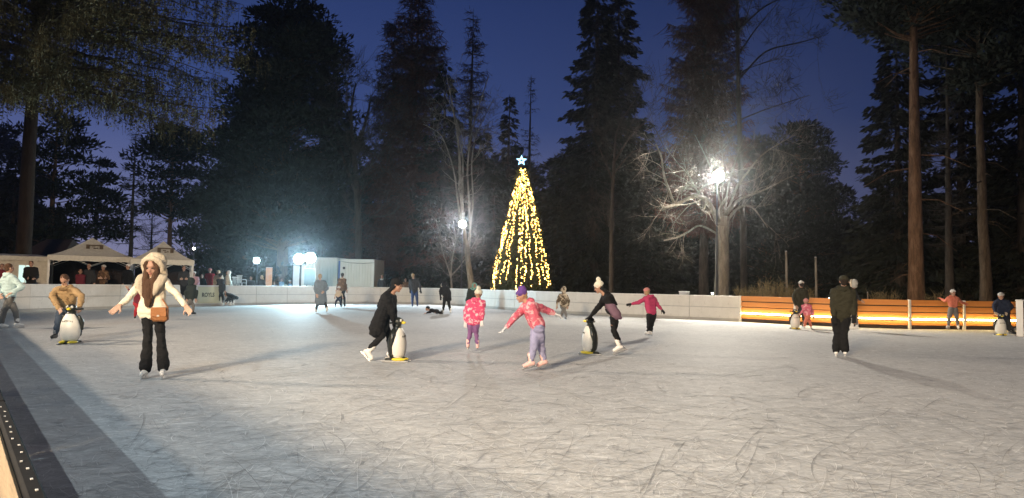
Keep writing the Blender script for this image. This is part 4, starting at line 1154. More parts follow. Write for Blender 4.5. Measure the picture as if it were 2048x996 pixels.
dry_shrub(1880, 28.6, 1.4, .6, 'dry shrub between the two pine trunks', 65, 300)

# near larch at the left: long boughs with hanging sprays over the rink
X0, Y0 = place(42, 36.5), 36.5
ro = tree_root('hanging_tree', X0, Y0, 'near conifer at the upper left with long boughs of hanging yellowish sprays')
rg = np.random.default_rng(90); h = 33.0
tp = trunk_pts(h, rg, .01); mb = MB(); mb.tube(tp, np.linspace(.38, .10, len(tp)), 12); mb.build('trunk', M['dark_bark'], ro, True)
A_, B_ = [], []; lim = MB(); DP, DD, DL = [], [], []
nbough = 175
for i in range(nbough):
    z0 = rg.uniform(10.5, 27) if i > 45 else rg.uniform(10.2, 17)
    a = rg.uniform(-2.6, 1.25) if rg.random() < .85 else rg.uniform(0, 6.28)
    L = rg.uniform(5.5, 12.5) * (1.0 if z0 > 13 else .85)
    if a < -1.0: L *= .75
    tt = np.linspace(0, 1, 8)
    q = np.column_stack([np.cos(a) * L * tt, np.sin(a) * L * tt, z0 + L * (.10 * tt - .30 * tt ** 2 + .12 * tt ** 4)])
    q[:, :2] += np.cumsum(rg.normal(0, .06, (8, 2)), 0)
    lim.tube(q, np.linspace(.09, .014, 8), 5, False)
    m = int(L * 9); s_ = rg.uniform(.15, 1, m); p = np.column_stack([np.interp(s_, tt, q[:, c]) for c in range(3)])
    sd = np.array([-math.sin(a), math.cos(a), 0])
    o_ = p + sd * rg.normal(0, .7, m)[:, None] * (1.1 - s_)[:, None] + rg.normal(0, .05, (m, 3))
    ln = rg.uniform(.4, 1.7, m) * rg.uniform(.6, 1.2)
    e_ = o_ + np.column_stack([rg.normal(0, .12, m), rg.normal(0, .12, m), -ln])
    A_.append(o_); B_.append(e_)
    kk = 11; J = np.repeat(np.arange(m), kk); t = rg.uniform(0, 1, (len(J), 1))
    pp = o_[J] * (1 - t) + e_[J] * t + rg.normal(0, .035, (len(J), 3))
    dd = rdir(rg, len(J)) * .8 + np.array([0, 0, -.55]); DP.append(pp); DD.append(unit2(dd))
lim.build('limbs', M['bark'], ro)
A_, B_ = np.vstack(A_), np.vstack(B_); mb = MB(); ribbons(mb, A_, B_, .022, rg); mb.build('hanging_twigs', M['hang'], ro)
DP, DD = np.vstack(DP), np.vstack(DD); mb = MB(); mb.diamonds(DP, DD, perp(DD, rg), rg.uniform(.10, .26, len(DP)), rg.uniform(.03, .085, len(DP))); mb.build('crown', M['hang'], ro)

# ------------------------------------------------------------------ Christmas tree
Y = 44.0; XC = place(1042, Y); HT = at(1042, 335, Y)[2]; RC = 54 / F_PX * Y; BZ = at(1042, 580, Y)[2]
tr = spruce('christmas_tree', XC, Y, HT, RC * 1.12, 'tall cone-shaped Christmas tree hung with warm lights', 95, nb=560, base=.09, droop=.42, spray=.28, mul=1.35, power=.95, bark='bark', mat='xmas_needle')
M['fairy'] = glow('fairy bulb', (1.0, .56, .13), 24)
M['wire'] = grained('green wire', (.01, .02, .01), (.02, .03, .02), 8, .6, 0)
rg = np.random.default_rng(96)
NS = 24
bulb_t = MB().ell((0, 0, 0), (1, 1, 1.25), nu=6, nv=4)
bv, bf4, bf3 = bulb_t.v[0], bulb_t.f4[0], bulb_t.f3[0]
for sidx in range(NS):
    a = sidx * 2 * math.pi / NS + rg.normal(0, .05)
    ro = empty('light_string', (XC, Y, HT), 0, 'string of warm yellow fairy lights running down the Christmas tree', 'fairy lights', 'warm light strings on the Christmas tree')
    zl = np.linspace(HT - .12, BZ + .15 + rg.uniform(-.35, .5), 60)
    rr = RC * np.clip((HT - zl) / (HT - BZ), 0, 1) ** .92 * (1.06 + .05 * np.sin(zl * 3 + sidx)) + .07
    aa = a + np.cumsum(rg.normal(0, .012, 60))
    P = np.column_stack([np.cos(aa) * rr, np.sin(aa) * rr, zl - HT]) + rg.normal(0, .025, (60, 3))
    mb = MB(); mb.tube(P, .008, 4, False); mb.build('wire', M['wire'], ro)
    t = np.sort(rg.uniform(0, 59, 120)); i = t.astype(int).clip(0, 58); f = (t - i)[:, None]
    B = P[i] * (1 - f) + P[i + 1] * f + rg.normal(0, .028, (120, 3)) + np.column_stack([np.cos(a) * np.ones(120), np.sin(a) * np.ones(120), np.zeros(120)]) * .05
    mb = MB()
    for p in B: mb.add(bv * rg.uniform(.010, .021) + p, bf4, bf3)
    tag(mb.build('bulbs', M['fairy'], ro), kind='stuff')
P = at(1043, 321, Y)
ro = empty('tree_star', P, 0, 'pale blue lit star on the very top of the Christmas tree', 'star')
M['star'] = glow('star light', (.40, .72, 1.0), 3.2)
mb = MB(); so, si = .34, .15
V = [(math.sin(k * math.pi / 5) * (so if k % 2 == 0 else si), y, math.cos(k * math.pi / 5) * (so if k % 2 == 0 else si)) for y in (-.04, .04) for k in range(10)]
V2 = [(math.sin(k * math.pi / 5) * (so if k % 2 == 0 else si) * .42, y, math.cos(k * math.pi / 5) * (so if k % 2 == 0 else si) * .30) for y in (-.04, .04) for k in range(10)]
F = []
for k in range(10):
    k2 = (k + 1) % 10
    F += [(k, k2, 20 + k2, 20 + k), (10 + k2, 10 + k, 30 + k, 30 + k2), (k2, k, 10 + k, 10 + k2), (20 + k, 20 + k2, 30 + k2, 30 + k)]
mb.add(V + V2, F); mb.build('outline', M['star'], ro)
mb = MB(); mb.tube([(0, 0, -.55), (0, 0, -.16)], .02, 6); mb.build('stem', M['dark_metal'], ro)
# ================================================================== people
FAB = {}
def fab(key, *a, **k):
    if key not in FAB: FAB[key] = fabric(key, *a, **k)
    return FAB[key]
fab('cream', (.74, .66, .52), quilt=0, rough=.8)
fab('fur_cream', (.66, .56, .42), fur=1)
fab('fur_brown', (.12, .075, .045), fur=1)
fab('tan_puff', (.36, .24, .12), quilt=5.5, c2=(.17, .105, .05), pattern=4.2, thresh=.56)
fab('black', (.008, .008, .009))
fab('black_puff', (.010, .010, .011), quilt=5)
fab('charcoal', (.035, .036, .04))
fab('jeans', (.045, .065, .10))
fab('blue_jeans', (.035, .065, .16))
fab('lavender', (.30, .30, .46))
fab('purple_leg', (.21, .10, .24))
fab('pink_print', (.60, .075, .17), c2=(.78, .42, .48), pattern=15, thresh=.57, quilt=4.5)
fab('coral_print', (.62, .13, .19), c2=(.76, .38, .41), pattern=9, thresh=.55)
fab('crimson', (.42, .045, .12), quilt=4)
fab('mauve', (.17, .10, .14))
fab('light_blue', (.48, .62, .62), quilt=4)
fab('grey_coat', (.15, .18, .21))
fab('grey_leg', (.16, .155, .15))
fab('camo', (.50, .43, .33), c2=(.10, .075, .05), pattern=7, thresh=.5)
fab('navy', (.015, .022, .045))
fab('dark_green', (.022, .03, .028))
fab('olive', (.030, .028, .016))
fab('teal', (.20, .46, .40))
fab('cream_knit', (.80, .76, .64), fur=1)
fab('purple_knit', (.15, .07, .30), fur=1)
fab('pink_knit', (.62, .26, .24), fur=1)
fab('grey_knit', (.50, .49, .46), fur=1)
fab('white_knit', (.74, .72, .70), fur=1)
fab('red', (.42, .03, .04))
fab('maroon', (.16, .025, .04))
fab('brown', (.12, .07, .04), c2=(.22, .13, .07), pattern=8, thresh=.55)
fab('beige', (.55, .44, .32))
fab('white_coat', (.68, .66, .60))
fab('pink_pale', (.62, .38, .44))
fab('brick_pink', (.58, .17, .11))
fab('steel_blue', (.16, .24, .32))
fab('glove_skin', (.50, .33, .25))
fab('glove_white', (.74, .74, .76))
fab('hair_dark', (.025, .016, .011), fur=1)
fab('hair_brown', (.105, .055, .032), fur=1)
fab('hair_light', (.40, .27, .14), fur=1)
fab('leather', (.30, .125, .045), rough=.5)

UP = np.array([0, 0, 1.0])
def hand(mb, W_, d, n_, k, curl, side):
    """palm, four bent fingers of their own lengths, and a thumb from the side of the palm; d forearm direction, n_ palm normal"""
    d = unit(d); n_ = unit(n_ - d * np.dot(n_, d)); w = np.cross(d, n_) * side
    s_ = k
    for q in (-.026, 0, .026): mb.rod(W_ + w * q * .7 * s_, .019 * s_, W_ + d * .085 * s_ + w * q * s_, .016 * s_, 7)
    for i, (o, L) in enumerate(((-.031, .062), (-.0105, .074), (.0105, .080), (.031, .070))):
        p = W_ + d * .088 * s_ + w * o * s_; dd = d + w * o * 2.2; r_ = .0105 * s_
        for j in range(3):
            a = R(curl * (.6 + .5 * j)); v = unit(dd) * math.cos(a) + n_ * math.sin(a)
            q = p + v * L * s_ * (.42, .33, .25)[j]; mb.rod(p, r_, q, r_ * .9, 6); p = q; r_ *= .92
    p = W_ + d * .022 * s_ + w * .034 * s_; v = unit(d * .75 + w * .75 + n_ * .25)
    q = p + v * .05 * s_; mb.rod(p, .0135 * s_, q, .012 * s_, 6); v = unit(d + w * .25 + n_ * .4); mb.rod(q, .0118 * s_, q + v * .036 * s_, .0095 * s_, 6)

def person(label, foot, az, k, head, neck, pel, knR, anR, knL, anL, elR, haR, elL, haL, jacket='black', legs='black', hat=None, hatc='black',
           hair='short', hairc='hair_dark', hem=None, boots='skate_white', glove='glove_skin', fit=1.0, flare=0.0, puff=1.0, hp=0.0, hw=None, fur=None, scarf=None,
           hr=1.0, toeR=None, toeL=None, blades=True, group='skaters on the rink', root=None, Y=None, vox=.016, hoodr=1.0, ht=0.0, legr=1.0, hemw=None, face=True, curl=28):
    """joints are places in the photograph (px, py[, metres further away]) at the distance of the feet"""
    G = gp(*foot) if root is None else np.asarray(root, float)
    Y0 = G[1] if Y is None else Y
    a = R(az); Fd = np.array([math.sin(a), -math.cos(a), 0]); U = np.array([math.cos(a), math.sin(a), 0])
    def J(p, side=0.0, hw_=0.0):
        dy = p[2] if len(p) > 2 else U[1] * side * hw_
        return at(p[0], p[1], Y0 + dy) - G
    ro = empty('person', G, 0, label, 'person', group)
    hw = (hw or .175) * k
    Hd, N_, Pv = J(head), J(neck), J(pel)
    tors = unit(N_ - Pv)
    sh = {s: N_ - tors * .045 * k + U * s * hw for s in (-1, 1)}
    hip = {s: Pv + U * s * .085 * k for s in (-1, 1)}
    el = {-1: J(elR, -1, hw * 1.15), 1: J(elL, 1, hw * 1.15)}
    ha = {-1: J(haR, -1, hw * 1.0), 1: J(haL, 1, hw * 1.0)}
    kn = {-1: J(knR, -1, .095 * k), 1: J(knL, 1, .095 * k)}
    an = {-1: J(anR, -1, .095 * k), 1: J(anL, 1, .095 * k)}
    toe = {-1: toeR, 1: toeL}
    # head frame
    c_, s_ = math.cos(R(hp)), math.sin(R(hp))
    f = Fd * c_ - UP * s_; u = UP * c_ + Fd * s_
    if ht: u = unit(u + U * ht)
    sd = np.cross(f, u); hk = k ** .45 * hr
    ax = np.array([sd, f, u])
    # one continuous body
    b = MB()
    b.ell(Hd + (u * .020 - f * .012) * hk, np.array([.078, .098, .098]) * hk, ax)
    b.ell(Hd + (-u * .045 + f * .022) * hk, np.array([.060, .070, .072]) * hk, ax)
    b.rod(Hd + (f * .082 + u * .004) * hk, .012 * hk, Hd + (f * .106 - u * .030) * hk, .016 * hk, 7)
    b.ell(Hd + (f * .068 - u * .098) * hk, .024 * hk)
    b.ell(Hd + (f * .075 + u * .035) * hk, np.array([.055, .02, .015]) * hk, ax)
    for s in (-1, 1):
        b.ell(Hd + (sd * s * .080 - f * .010 - u * .012) * hk, np.array([.014, .022, .034]) * hk, ax)
        b.ell(Hd + (sd * s * .040 + f * .060 - u * .038) * hk, np.array([.026, .022, .024]) * hk, ax)
    b.rod(Hd - u * .06 * hk - f * .015 * hk, .052 * k, N_ - tors * .03 * k, .058 * k)
    for s in (-1, 1):
        b.chain([N_ - tors * .05 * k, sh[s]], [.06 * k, .05 * k]); b.chain([sh[s], el[s], ha[s]], [.046 * k, .036 * k, .026 * k])
        b.rod(sh[s] * .55 + N_ * .45 - tors * .08 * k, .075 * k, hip[s], .085 * k)
        b.chain([hip[s], kn[s], an[s]], [.075 * k, .050 * k, .036 * k]); b.rod(an[s], .034 * k, an[s] - UP * .03 * k, .03 * k)
        d = unit(ha[s] - el[s]); nn = unit(np.cross(d, U)) if abs(np.dot(d, U)) < .9 else Fd
        hm = MB() if glove else b
        hand(hm, ha[s] + d * .012 * k, d, (Fd if abs(np.dot(d, Fd)) < .8 else -UP), k * 1.08, curl, s)
        if glove:
            hm.rod(ha[s] - d * .03 * k, .031 * k, ha[s] + d * .02 * k, .028 * k, 8)
            remeshed(hm, 'glove', FAB[glove], ro, .007 if vox < .02 else .011, 1)
    body = remeshed(b, 'body', M['skin'], ro, min(vox, .0125 * max(hk, .8)), 2)
    if face:
        for s in (-1, 1):
            m = MB(); m.ell(Hd + (sd * s * .034 + f * .084 + u * .006) * hk, np.array([.015, .010, .009]) * hk, ax, 8, 6); m.build('eye', M['eye'], ro, True)
        m = MB(); m.ell(Hd + (f * .090 - u * .062) * hk, np.array([.025, .012, .008]) * hk, ax, 8, 6); m.build('mouth', M['lip'], ro, True)
    # jacket
    H = J(hem) if hem is not None else Pv - tors * .10 * k
    m = MB(); wv = hemw or (.17, .115); wv = (wv[0] * k, wv[1] * k); pf = puff
    for s in (-1, 0, 1):
        top = N_ - tors * .07 * k + U * s * hw * .62; wa = Pv * .62 + N_ * .38 + U * s * hw * .48; bt = H + U * s * max(0, wv[0] - wv[1]) + UP * wv[1] * .55
        hp_ = Pv + U * s * hw * .52
        m.chain([top, wa, hp_, bt] if np.linalg.norm(H - Pv) > .16 * k else [top, wa, bt], ([.105 * k * pf, .108 * k * pf, .12 * k * pf, wv[1]] if np.linalg.norm(H - Pv) > .16 * k else [.105 * k * pf, .108 * k * pf, wv[1]]))
    for s in (-1, 1):
        m.rod(N_ - tors * .03 * k, .07 * k, sh[s], .068 * k * pf)
        e2 = ha[s] - unit(ha[s] - el[s]) * .02 * k
        m.chain([sh[s], sh[s] * .5 + el[s] * .5, el[s], el[s] * .4 + e2 * .6, e2], [.072 * k * pf, .064 * k * pf, .058 * k * pf, .054 * k * pf, .044 * k * pf])
    m.rod(N_ + u * .005, .066 * k, N_ - tors * .06 * k, .09 * k)
    remeshed(m, 'coat' if np.linalg.norm(H - Pv) > .3 * k else 'jacket', FAB[jacket], ro, vox, 3)
    if jacket in ('pink_print', 'coral_print', 'crimson', 'tan_puff', 'navy', 'camo', 'light_blue', 'brick_pink', 'olive') and hat != 'hood':
        m = MB()
        for s in (-1, 0, 1): m.ell(N_ - Fd * (.085 if s == 0 else .055) * k + U * s * .075 * k + UP * (.015 + .012 * abs(s)) * k, np.array([.062, .062, .072]) * k)
        m.torus(N_ + UP * .01 * k, unit(UP + Fd * .4), .082 * k, .026 * k)
        remeshed(m, 'hood_down', FAB[jacket], ro, vox, 3)
    # trousers
    m = MB()
    m.rod(hip[-1] + UP * .04 * k, .092 * k, hip[1] + UP * .04 * k, .092 * k)
    for s in (-1, 1):
        lo = an[s] + UP * .02 * k; md = kn[s] * .45 + lo * .55
        m.chain([hip[s], kn[s] + (hip[s] - kn[s]) * .45, kn[s], md, lo], [.098 * k * fit, .084 * k * fit, (.066 + flare * .1) * k * fit * legr, (.060 + flare * .6) * k * fit * legr, (.048 + flare) * k * fit * legr])
    remeshed(m, 'trousers', FAB[legs], ro, vox, 3)
    # skates
    for s in (-1, 1):
        A = an[s]
        T = unit(J(toe[s], s, .095 * k) - A + UP * .085 * k) if toe[s] is not None else Fd
        nrm = unit(UP - T * np.dot(UP, T)); rt = np.cross(T, nrm); bx = np.array([T, rt, nrm])
        m = MB(); m.rod(A + nrm * .11 * k, .054 * k, A - nrm * .01 * k, .047 * k); m.rod(A - T * .035 * k - nrm * .045 * k, .042 * k, A + T * .03 * k - nrm * .035 * k, .047 * k)
        m.rod(A + T * .03 * k - nrm * .035 * k, .046 * k, A + T * .135 * k - nrm * .052 * k, .036 * k)
        m.rod(A - T * .05 * k - nrm * .078 * k, .016 * k, A + T * .14 * k - nrm * .080 * k, .018 * k)
        bo = remeshed(m, 'skate_boot' if blades else 'boot', M[boots], ro, min(vox, .013), 2)
        if blades:
            m = MB(); m.box(A + T * .045 * k - nrm * .118 * k, (.29 * k, .006, .026 * k), bx); m.box(A - T * .03 * k - nrm * .098 * k, (.05 * k, .012, .03 * k), bx); m.box(A + T * .11 * k - nrm * .098 * k, (.05 * k, .012, .03 * k), bx)
            m.build('blade', M['steel'], bo)
            m = MB()
            for j in range(4): m.box(A + nrm * (.02 + .028 * j) * k + T * .052 * k, (.012 * k, .05 * k, .008 * k), bx)
            m.build('laces', M['skate_black' if boots != 'skate_black' else 'skate_white'], bo)
    # hair, hats, hoods
    def cap(mm, gr=1.0, back=.02, upo=.030, z=.092):
        mm.ell(Hd + (u * upo - f * back) * hk, np.array([.096, .104, z]) * hk * gr, ax)
    if hair:
        m = MB(); m.ell(Hd + (u * .030 - f * .026) * hk, np.array([.089, .098, .096]) * hk, ax)
        m.ell(Hd + (-u * .03 - f * .055) * hk, np.array([.072, .052, .075]) * hk, ax)
        if hair in ('long', 'front'):
            fo = -f * .05 if hair == 'long' else f * .06
            for s in (-1, 0, 1) if hair == 'long' else (-1, 1):
                p0 = Hd + (sd * s * .075 - u * .03) * hk + fo * .4 * hk; p1 = N_ + U * s * -.055 * k + (-Fd * .12 if hair == 'long' else Fd * .10) * k - UP * .02; p2 = p1 - tors * (.2 if hair == 'long' else .24) * k + (-Fd * .03 if hair == 'long' else Fd * .05) * k
                m.chain([p0, p1, p2], [.034 * hk, .044 * hk, .022 * hk])
        if hair == 'bun': m.ell(Hd + (u * .115 - f * .055) * hk, .042 * hk)
        remeshed(m, 'hair', FAB[hairc], ro, .013, 1)
    if hat in ('beanie', 'bobble', 'cap'):
        m = MB(); cap(m, 1.04, .016, .046, .080)
        m.torus(Hd + (u * .040 - f * .008) * hk, unit(u - f * .22), .089 * hk, .019 * hk)
        if hat == 'bobble': m.ell(Hd + (u * .155 - f * .045) * hk, .052 * hk)
        if hat == 'beanie' and hoodr > 1: m.ell(Hd + (u * .10 - f * .04) * hk, np.array([.08, .085, .08]) * hk, ax)
        if hat == 'cap': m.ell(Hd + (u * .045 + f * .105) * hk, np.array([.068, .055, .010]) * hk, ax)
        remeshed(m, 'hat', FAB[hatc], ro, .011, 2)
    if hat == 'hood':
        m = MB(); g = hoodr
        m.ell(Hd + (u * .012 - f * .052) * hk, np.array([.122, .115, .140]) * hk * g, ax); m.ell(Hd + (-u * .11 - f * .05) * hk, np.array([.115, .095, .075]) * hk * g, ax)
        m.torus(Hd + (f * .022 - u * .0) * hk, f, .108 * hk * g, .026 * hk * g)
        remeshed(m, 'hood', FAB[hatc], ro, .014, 2)
    if fur:
        m = MB(); m.torus(Hd + (f * .045 + u * .0) * hk, f, .118 * hk * hoodr, .036 * hk * hoodr); remeshed(m, 'fur_trim', FAB[fur], ro, .012, 1)
    if scarf:
        m = MB(); m.torus(N_ + UP * .015 * k + Fd * .012 * k, unit(UP + Fd * .35), .085 * k, .042 * k); remeshed(m, 'scarf', FAB[scarf], ro, .014, 2)
    return ro, dict(N=N_, P=Pv, G=G, F=Fd, U=U, H=H, Hd=Hd, f=f, u=u, sd=sd, ha=ha, sh=sh, tors=tors, k=k)

# ------------------------------------------------------------------ skaters
# young woman in the cream jacket
ro, q = person('young woman skating with both arms out, cream jacket, fur hood, black flared trousers', (305, 757), 0, 1.0, (306, 534), (306, 557), (306, 628), (296, 676), (291, 738), (321, 676), (327, 736),
    (259, 594, -.05), (241, 610, -.14), (354, 590, -.05), (371, 612, -.14), jacket='cream', legs='black', hair='front', hairc='hair_brown', hem=(306, 633), hemw=(.225, .12), fit=.86, flare=.052, hp=17, glove='glove_skin',
    boots='skate_white', toeR=(284, 753, -.12), toeL=(324, 752, -.12), vox=.0135, hr=1.1, curl=22, hw=.165, puff=.88)
m = MB(); Hd, f, u, sd, N_, k = q['Hd'], q['f'], q['u'], q['sd'], q['N'], 1.0
m.ell(Hd + u * .060 - f * .095, (.160, .115, .135), np.array([sd, f, u]))
arc_ = [Hd + u * .010 + sd * .130 * math.cos(R(t)) + u * .132 * math.sin(R(t)) + f * (.0 + .045 * max(0, math.sin(R(t)))) for t in range(-40, 221, 20)]; m.chain(arc_, [.041] * len(arc_))
for s in (-1, 1): m.rod(Hd + sd * s * .125 + u * .02 - f * .03, .045, Hd + sd * s * .13 - u * .13 - f * .04, .050)
remeshed(m, 'fur_hood', FAB['fur_cream'], ro, .012, 1)
m = MB()
for s in (-1, 1): m.chain([N_ + q['F'] * -.06 + UP * .03, N_ + q['U'] * s * .15 - UP * .01 + q['F'] * .02, N_ + q['U'] * s * .135 + q['F'] * .12 - UP * .09, N_ + q['U'] * s * .09 + q['F'] * .13 - UP * .22], [.06, .075, .062, .03])
remeshed(m, 'fur_collar', FAB['fur_cream'], ro, .012, 1)
m = MB(); m.chain([N_ + q['F'] * .10 - UP * .06, N_ + q['F'] * .135 - UP * .2 + q['U'] * .01, N_ + q['F'] * .14 - UP * .37 + q['U'] * .015], [.062, .064, .045])
m.torus(N_ + q['F'] * .02 - UP * .01, unit(UP + q['F'] * .5), .075, .032)
remeshed(m, 'scarf', FAB['hair_brown'], ro, .012, 1)
m = MB(); m.torus(q['P'] * .62 + N_ * .38, q['tors'], .128, .016); 
mb = MB(); mb.bevel_box(q['P'] * .72 + N_ * .28 + q['F'] * .115, (.05, .02, .05), .006); mb.build('button', M['skate_white'], ro)
m = MB()
for s in (-1, 1): m.chain([Hd + sd * s * .045 + u * .100 + f * .075, Hd + sd * s * .085 + u * .03 + f * .058, Hd + sd * s * .086 - u * .09 + f * .05, N_ + q['U'] * s * -.06 + q['F'] * .13 - UP * .10], [.018, .024, .026, .026])
remeshed(m, 'fringe', FAB['hair_brown'], ro, .010, 1)
# her bag
bc = at(320, 629, q['G'][1] - .17)
br = empty('shoulder_bag', bc - np.array([0, 0, .1]), 0, 'brown leather shoulder bag hanging at the woman in the cream jacket', 'bag')
m = MB(); m.bevel_box((0, 0, .10), (.23, .085, .20), .03); m.build('pouch', FAB['leather'], br, True)
m = MB(); m.bevel_box((0, -.046, .135), (.215, .014, .13), .006); m.build('flap', FAB['leather'], br)
m = MB(); m.bevel_box((0, -.056, .085), (.035, .008, .025), .003); m.build('clasp', M['steel'], br)
nl = q['N'] + q['G'] - bc + np.array([0, 0, .1])
m = MB(); m.tube([(.10, .02, .19), nl + np.array([.11, -.0, -.24]), nl + np.array([.07, -.1, -.06]), nl + np.array([.02, .03, .04])], .009, 6); m.build('strap', FAB['leather'], br)

# woman in the tan puffer with a penguin
person('woman bending over a penguin aid, tan puffer jacket and jeans, at the left', (135, 682.5), 4, 1.0, (129, 560), (131, 577), (133, 618, .22), (116, 646), (111, 668), (150, 646, .1), (159, 664, .12),
    (104, 592, -.15), (118, 617, -.35), (163, 592, -.15), (160, 615, -.35), jacket='tan_puff', legs='jeans', hair='short', hairc='hair_brown', scarf='tan_puff', hem=(133, 612, .1), hp=46, puff=1.22, hw=.185, boots='skate_black', fit=1.12, vox=.016, hoodr=1.0, glove='glove_skin')
# far left skater in pale blue
person('skater in a pale blue jacket and grey trousers at the left edge', (18, 657), 150, 1.03, (19, 536), (18, 552), (19, 594), (8, 622), (3, 648), (31, 622), (34, 646), (44, 574, -.1), (24, 585, -.3), (-6, 574), (0, 590, -.2),
    jacket='light_blue', legs='grey_leg', hair='short', hairc='hair_brown', scarf='fur_brown', puff=1.25, hp=5, boots='skate_white', fit=1.1)
# child mostly hidden behind the woman in cream
person('child in dark jacket and red trousers skating behind the woman in cream', (276, 640), 200, .78, (281, 570), (279, 580), (275, 606), (272, 620), (270, 633), (279, 620), (281, 633), (265, 590), (256, 578), (295, 592), (300, 600),
    jacket='maroon', legs='red', hat='beanie', hatc='black', hair=None, boots='skate_black', fit=1.15, vox=.02)
# child in navy at the boards
person('child in a black hooded coat and grey trousers beside the advert sheet', (380, 631), 160, .95, (384, 562), (383, 571), (381, 595), (374, 612), (374, 624), (387, 612), (386, 624), (370, 585), (373, 598), (394, 583), (392, 597),
    jacket='dark_green', legs='grey_leg', hat='hood', hatc='dark_green', hair=None, hem=(381, 600), boots='skate_black', puff=1.1, vox=.02)
# pair at the boards, one standing, one crouching
person('dark clothed skater standing at the boards right of the advert sheet', (443, 612), 180, .98, (441, 551), (441, 559), (442, 580), (438, 594), (437, 606), (446, 594), (446, 606), (434, 570), (436, 581), (449, 570), (450, 581),
    jacket='charcoal', legs='black', hat='beanie', hatc='black', hair='short', boots='skate_white', vox=.022)
person('crouching dark clothed child at the boards beside the standing skater', (462, 612), 250, .85, (452, 589), (457, 588), (470, 596), (459, 598), (461, 608), (464, 599, -.3), (467, 607, -.3), (455, 597), (450, 603), (458, 597), (453, 605),
    jacket='black_puff', legs='charcoal', hat='beanie', hatc='black', hair=None, hp=25, boots='skate_white', vox=.022)
# long grey coat
person('skater in a long grey coat with white skates near the big floodlight', (644, 626), 200, 1.04, (640, 553), (641, 562), (642, 587), (635, 608), (632, 620), (651, 607), (654, 619), (655, 577), (648, 583, -.25), (630, 577), (633, 588, -.2),
    jacket='grey_coat', legs='charcoal', hair='short', hairc='hair_light', hem=(642, 607), hemw=(.27, .19), puff=1.15, boots='skate_white', vox=.02)
# adult with small child near the container
person('adult in brown jacket with a cream shawl in front of the white container', (686, 615.5), 170, 1.04, (685, 550), (684, 558), (685, 581), (683, 596), (682, 609), (689, 596), (689, 609), (676, 570), (674, 579), (692, 570), (693, 579),
    jacket='brown', legs='black', hair='short', hem=(684, 581), hemw=(.21, .15), scarf='beige', puff=1.15, boots='skate_black', vox=.02)
person('small child in a tan jacket and dark trousers skating beside the adult', (677, 616), 175, .66, (678, 576), (678, 582), (677, 594), (672, 603), (671, 611), (681, 603), (681, 611), (671, 588), (670, 594), (684, 588), (685, 594),
    jacket='beige', legs='navy', hat='beanie', hatc='white_knit', hair=None, boots='skate_black', fit=1.25, vox=.02)
# woman in the long black coat with a penguin
person('woman in a long black coat and beanie pushing a penguin aid, white skates', (762, 721.5), 80, 1.0, (794, 570), (781, 590), (762, 640), (764, 672, -.1), (738, 701, -.1), (778, 672, .15), (781, 703, .15),
    (783, 618, -.15), (786, 640, -.12), (787, 618, .15), (790, 640, .12), jacket='black', legs='black', hat='beanie', hatc='black', hair='long', hairc='black', glove='black', hem=(757, 668), hemw=(.235, .16), puff=1.12, hp=16, boots='skate_white', toeR=(741, 714, -.1), vox=.014, fit=.95)
# man in jeans, back turned
person('man in a dark jacket and blue jeans standing with his back turned', (831, 614), 180, 1.17, (826, 551), (828, 559), (829, 582), (834, 597), (835, 609), (825, 597), (825, 609), (839, 570), (841, 580), (819, 570), (820, 580),
    jacket='charcoal', legs='blue_jeans', hair='short', hairc='hair_light', puff=1.05, glove='black', boots='skate_blue', vox=.022, fit=1.08)
# teenager in black bending, and the child lying on the ice
person('skater in black with a fur hood bending over a child on the ice', (893, 627), 200, 1.02, (888, 570), (889, 575), (893, 595), (898, 609), (901, 622), (888, 609), (886, 622), (900, 584), (901, 594), (880, 582), (881, 593),
    jacket='black', legs='black', hat='hood', hatc='black', fur='fur_cream', hair=None, hp=35, glove='black', boots='skate_white', vox=.02, fit=1.05)
person('child in dark clothes lying on the ice at a skater\'s feet', (862, 628), 270, .80, (855, 617), (861, 619), (872, 624, .1), (877, 624, .2), (884, 626, .2), (876, 625, .4), (883, 626, .5), (858, 624, -.2), (852, 626, -.25), (862, 624, .2), (853, 626, .25),
    jacket='black_puff', legs='black', hat='beanie', hatc='black', hair=None, hem=(874, 624, .1), hp=-10, boots='skate_black', vox=.02)
# person in teal hat leaning at the boards
person('skater with a teal hooded scarf and black clothes behind the girl in pink', (940, 627), 20, .98, (949, 571), (945, 578), (938, 600), (936, 611), (935, 622), (943, 611), (943, 622), (935, 590), (934, 601), (950, 590), (950, 600),
    jacket='dark_green', legs='black', hat='hood', hatc='teal', hair=None, scarf='teal', vox=.022, boots='skate_black')
# girl in the pink patterned jacket, back turned
person('girl in a pink printed puffer, purple leggings and cream hat, back turned', (946, 705), 176, .80, (957, 588), (953, 602), (947, 645), (952, 667), (955, 690), (940, 667), (936, 689), (965, 622, -.05), (964, 640, -.05), (932, 622), (931, 642),
    jacket='pink_print', legs='purple_leg', hat='bobble', hatc='cream_knit', hair=None, scarf='fur_cream', hem=(947, 648), hemw=(.20, .13), puff=1.22, glove='glove_white', boots='skate_pink', fit=.92, hr=.95, vox=.013)
# girl gliding, coral jacket, arms spread
person('girl gliding with arms spread, coral jacket, purple knitted hat, lavender jeans', (1073, 742), 285, .90, (1043, 591), (1056, 606), (1075, 655), (1068, 692, -.1), (1062, 722, -.1), (1082, 692, .1), (1087, 720, .1),
    (1031, 634, -.15), (1013, 654, -.2), (1091, 619, .1), (1109, 627, .15), jacket='coral_print', legs='lavender', hat='beanie', hatc='purple_knit', hoodr=1.1, hair='short', hairc='hair_light', hem=(1075, 657), hemw=(.175, .14), puff=1.16, glove='glove_white', boots='skate_pink',
    fit=1.14, hp=18, toeR=(1050, 734, -.12), toeL=(1076, 733, .08), vox=.013, hr=.95)
